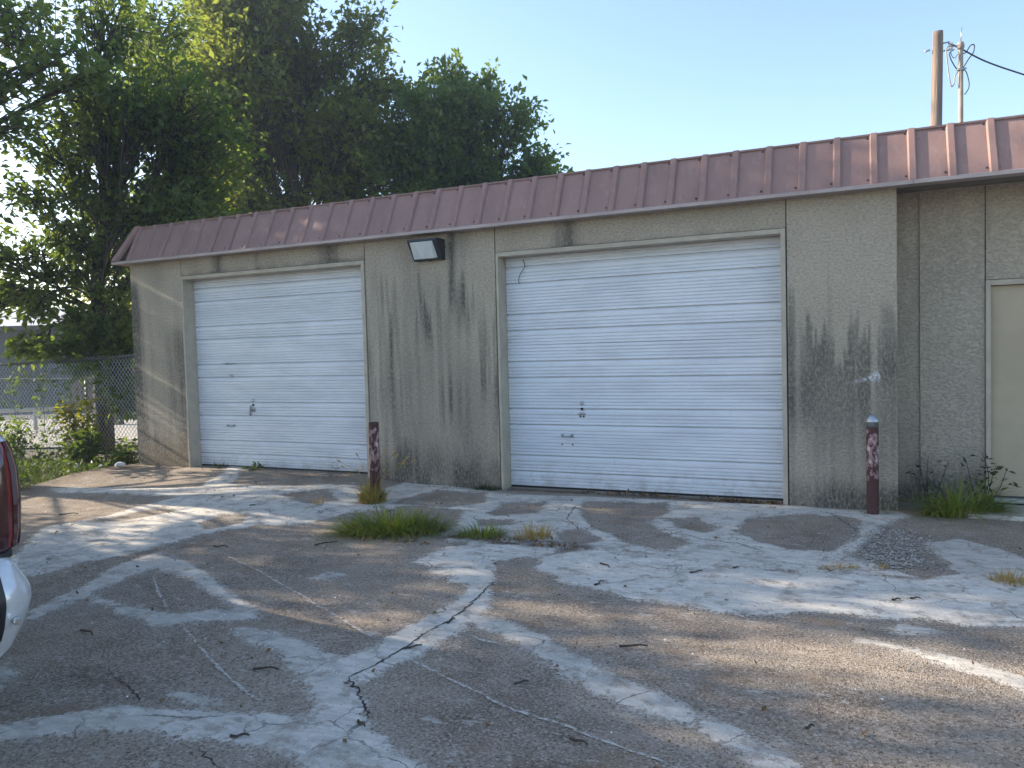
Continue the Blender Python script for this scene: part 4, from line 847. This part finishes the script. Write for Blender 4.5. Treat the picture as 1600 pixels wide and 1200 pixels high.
TL = ['dark straight twig left of the pale cement junction', 'dark twig beside the large grass clump, on its left', 'forked dark twig in front of the truck bumper', 'twig lying on the cement band at bottom left', 'stick lying in the cracked cement strip', 'short stub beside the crack near its upper bend', 'thin twig on the left tip of the wide pale band', 'dark stub on the wide pale band near its left end', 'small twig on the wide pale band, left of a pair', 'small twig on the wide pale band, right of a pair', 'long thin twig on the dark concrete right of the crack', 'pale stick on the dark concrete between score line and cement strip', 'bent twig at the bottom edge right of the score line', 'short dark stub at lower right on the dark concrete', 'curled dark scrap of bark beneath the crack', 'bundle-like dark stick at the near left of the large grass clump', 'tiny dark twig behind the large grass clump', 'tiny twig on the pale band near the flat dried weed', 'slanting twig under the left tip of the pale band', 'long thin twig near the weedy edge at left', 'tiny twig on the pale concrete before the left garage door']
for i, ((a, b_), lb) in enumerate(zip(TW, TL)):
    rgn = random.Random(i); p = Vector(gz(*a))+Vector((0, 0, .014)); q = Vector(gz(*b_))+Vector((0, 0, .014)); d = q-p; s = Vector((-d.y, d.x, 0))
    P = [p, p+d*.35+s*rgn.uniform(-.12, .12), p+d*.7+s*rgn.uniform(-.12, .12)+Vector((0, 0, .006)), q]; o = (p+q)/2; rad = .006 if d.length < .1 else .0065
    b = MB().tube([tuple(v-o) for v in spline(P, 3)], list(rad*np.linspace(1.1, .6, 10)), 6)
    ob = b.build('twig', M['twig'], label=lb, cat='twig', group='fallen twigs'); ob.location = o
for i, (x, y, s, lb) in enumerate(((-9.42, -.10, .075, 'crumpled pale scrap at the foot of the left wall corner'), (-9.75, -.15, .03, 'small white scrap in the weeds near the wall corner'), (-10.15, -.25, .05, 'bluish white litter in the weeds before the fence'))):
    bm = bmesh.new(); bmesh.ops.create_icosphere(bm, subdivisions=2, radius=s); rr_ = random.Random(i)
    for v in bm.verts: v.co *= rr_.uniform(.7, 1.15); v.co.z *= .7
    me = bpy.data.meshes.new('mesh'); bm.to_mesh(me); bm.free(); link('litter', me, M['plastic'], label=lb, cat='litter', group='scraps in the weeds').location = (x, y, .03+s*.4)

# ================================================================== thin haze volume standing in for lens glare
hz = NT('glare_haze'); hz.t.nodes.remove(hz.b); pv = hz.n('VolumePrincipled', i_Color=(.70, .84, 1.0), i_Density=.002, i_Anisotropy=.3); hz.t.links.new(pv.outputs[0], hz.out.inputs['Volume'])
MB().box((-60, -30, -1.2), (40, 45, 13.5)).build('haze', hz.m, kind='stuff', label='thin added haze over the lot standing in for lens glare', cat='haze')

# ================================================================== parked pickup truck (its rear corner shows at the left edge)
HX = Vector((-.916, .400, 0)).normalized(); ang = math.atan2(HX.y, HX.x)
tk = empty('pickup_truck', (-2.765, -5.72, 0), ang, label='silver pickup truck with red tail lamp at the left edge', cat='truck')
# local axes: +x forward, +y to the truck's left; right rear corner at the origin
def sweep(path, prof):
    """path: (x, y, nx, ny); prof: (z, out) -> quads, closed ends"""
    n, k = len(path), len(prof); v = [(px+nx_*o, py+ny_*o, z) for (px, py, nx_, ny_) in path for (z, o) in prof]
    f = [(i*k+j, (i+1)*k+j, (i+1)*k+j+1, i*k+j+1) for i in range(n-1) for j in range(k-1)]
    return v, f
def corner(r, y0=.028, x0=-.12, yl=1.0, xf=.4, n=9):
    """plan path of the rear face, round the right corner, along the side"""
    P = [(x0, y, -1, 0) for y in (yl, yl*.6, yl*.3, y0+r)]
    for i in range(1, n+1):
        a = pi/2*i/n; P.append((x0+r-r*cos(a), y0+r-r*sin(a), -cos(a), -sin(a)))
    P.append((xf, y0, 0, -1)); return P
def both(name, path, prof, mat, thick=.02, smooth=True):
    """builds the right half and its mirror image as one part"""
    b = MB(); v, f = sweep(path, prof); b.add(v, f, smooth); b.add([(x, 2.02-y, z) for x, y, z in v], [q[::-1] for q in f], smooth)
    return b.build(name, mat, tk)
bp = [(.455, -.16), (.455, -.10), (.49, -.065), (.58, -.022), (.655, -.002), (.69, -.003), (.715, -.012), (.78, -.045), (.806, -.065), (.81, -.09), (.81, -.2)]
both('bumper', corner(.13), bp, M['paint'])
tp = [(.452, -.112), (.47, -.074), (.58, -.016), (.655, .004), (.69, .004), (.78, -.036), (.812, -.062), (.813, -.2)]
both('bumper_trim', [(-.12, y, -1, 0) for y in (1.01, .6, .3, .172)]+[(-.1185, .15, -.99, -.14), (-.112, .127, -.95, -.3)], tp, M['black'])
sp_ = [(.535, -.036), (.545, -.02), (.64, .010), (.70, .010), (.735, -.002), (.738, -.03)]
both('step_pad', [(-.12, y, -1, 0) for y in (1.01, .6, .3, .19)]+[(-.1195, .18, -.99, -.1)], sp_, M['grey'])
for y in (.10, 1.92): MB().tube([(-.085, y, .60), (-.125, y-.006*(1 if y < 1 else -1), .60)], .013, 12).build('parking_sensor', M['chrome'], tk)
for y0, sg in ((.0, 1), (2.02, -1)):
    tl = empty('tail_lamp'); tl.parent = tk
    def lamp_mesh(path, prof):
        v, f = sweep(path, prof); return MB().add([(x, y0+sg*y, z) for x, y, z in v], f if sg > 0 else [q[::-1] for q in f], True)
    base = [(-.03, y, -1, 0) for y in (.36, .25, .16)]+[(-.03+.10-.10*cos(a), .045+.10-.10*sin(a), -cos(a), -sin(a)) for a in np.linspace(.12, pi/2, 8)]+[(.22, .045, 0, -1)]
    zc = [(.825, -.06), (.828, -.03), (.845, -.008), (.90, 0), (1.0, .004), (1.12, .0), (1.19, -.014), (1.225, -.028)]
    lamp_mesh(base, zc).build('lens', M['redlens'], tl)
    lamp_mesh(base, [(1.2255, -.0275), (1.243, -.042), (1.258, -.075), (1.262, -.12)]).build('lens_top', M['clear'], tl)  # pale colour stands in for sky reflected on the lens top
    for a0, a1 in ((3, 5), (6, 7)): lamp_mesh(base[a0:a1+1], [(z, o+.003) for z, o in zc[1:]]).build('lens_band', M['darkred'], tl)
    for ya in (.155, .22, .28): lamp_mesh([(-.03, ya+.025, -1, 0), (-.03, ya, -1, 0)], [(z, o+.003) for z, o in zc[1:]]).build('lens_band', M['darkred'], tl)
    lamp_mesh(base[9:], [(z, o+.004) for z, o in zc[1:]]).build('lens_edge', M['clear'], tl)
    lamp_mesh(base, [(.795, -.09), (.80, -.028), (.823, -.026), (.826, -.07)]).build('lamp_gasket', M['black'], tl)
# body: bed sides, tailgate, cab, bonnet, glass, wheels
both('bed_side', [(.0, .40, -1, 0), (.0, .36, -1, 0)]+[(.10-.10*cos(a), .05+.10-.10*sin(a), -cos(a), -sin(a)) for a in np.linspace(0, pi/2, 6)]+[(.8, .045, 0, -1), (1.9, .045, 0, -1)], [(.62, -.05), (.66, -.02), (.78, -.002), (.79, -.06), (1.21, -.06), (1.265, -.035), (1.30, -.05), (1.315, -.09), (1.315, -.2)], M['paint'])
both('bed_panel', [(.23, .045, 0, -1), (1.05, .045, 0, -1), (1.9, .045, 0, -1)], [(.62, -.05), (.66, -.02), (.9, .0), (1.21, -.01), (1.265, -.035)], M['paint'])
MB().box((-.02, .41, .82), (.05, 1.61, 1.30), .015).build('tailgate', M['paint'], tk)
MB().box((-.03, .85, 1.12), (-.018, 1.17, 1.20), .004).build('tailgate_handle', M['black'], tk)
MB().box((.05, .2, .72), (1.85, 1.82, .78)).build('bed_floor', M['black'], tk)
MB().prism([(1.9, .55), (1.9, 1.32), (2.1, 1.9), (3.5, 1.9), (4.1, 1.38), (5.6, 1.22), (5.75, 1.1), (5.8, .55)], 1, .07, 1.95).build('cab', M['paint'], tk)
for y in (.062, 1.958):
    MB().prism([(2.2, 1.38), (2.28, 1.82), (3.42, 1.82), (3.88, 1.38)], 1, y-.01, y+.01).build('side_window', M['glass'], tk)
MB().add([(1.955, .25, 1.40), (1.955, 1.77, 1.40), (2.085, 1.72, 1.82), (2.085, .30, 1.82), (1.93, .25, 1.40), (1.93, 1.77, 1.40), (2.06, 1.72, 1.82), (2.06, .3, 1.82)], [(4, 5, 6, 7), (0, 4, 7, 3), (1, 2, 6, 5), (2, 3, 7, 6), (0, 1, 5, 4)]).build('rear_window', M['glass'], tk)
MB().box((.3, .25, .5), (5.6, 1.77, .62)).build('chassis', M['black'], tk)
for x in (1.15, 4.75):
    for y0, y1 in ((.06, .32), (1.70, 1.96)):
        wh = empty('wheel'); wh.parent = tk
        def ring(prof, mat, nm):
            n = 28; v = [(x+r*cos(2*pi*j/n), yy, .40+r*sin(2*pi*j/n)) for r, yy in prof for j in range(n)]; k = len(prof)
            MB().add(v, [(i*n+j, i*n+(j+1) % n, (i+1)*n+(j+1) % n, (i+1)*n+j) for i in range(k-1) for j in range(n)], True).build(nm, mat, wh)
        ring([(.24, y0+.02), (.37, y0), (.40, y0+.03), (.40, y1-.03), (.37, y1), (.24, y1-.02)], M['tyre'], 'tyre')
        yo = y0+.05 if y0 < 1 else y1-.05; ring([(.24, y0+.02), (.22, yo), (.08, yo), (.05, y0+.02 if y0 < 1 else y1-.02), (.001, y0+.02 if y0 < 1 else y1-.02)], M['galv'], 'rim')
print('leaves', NL)
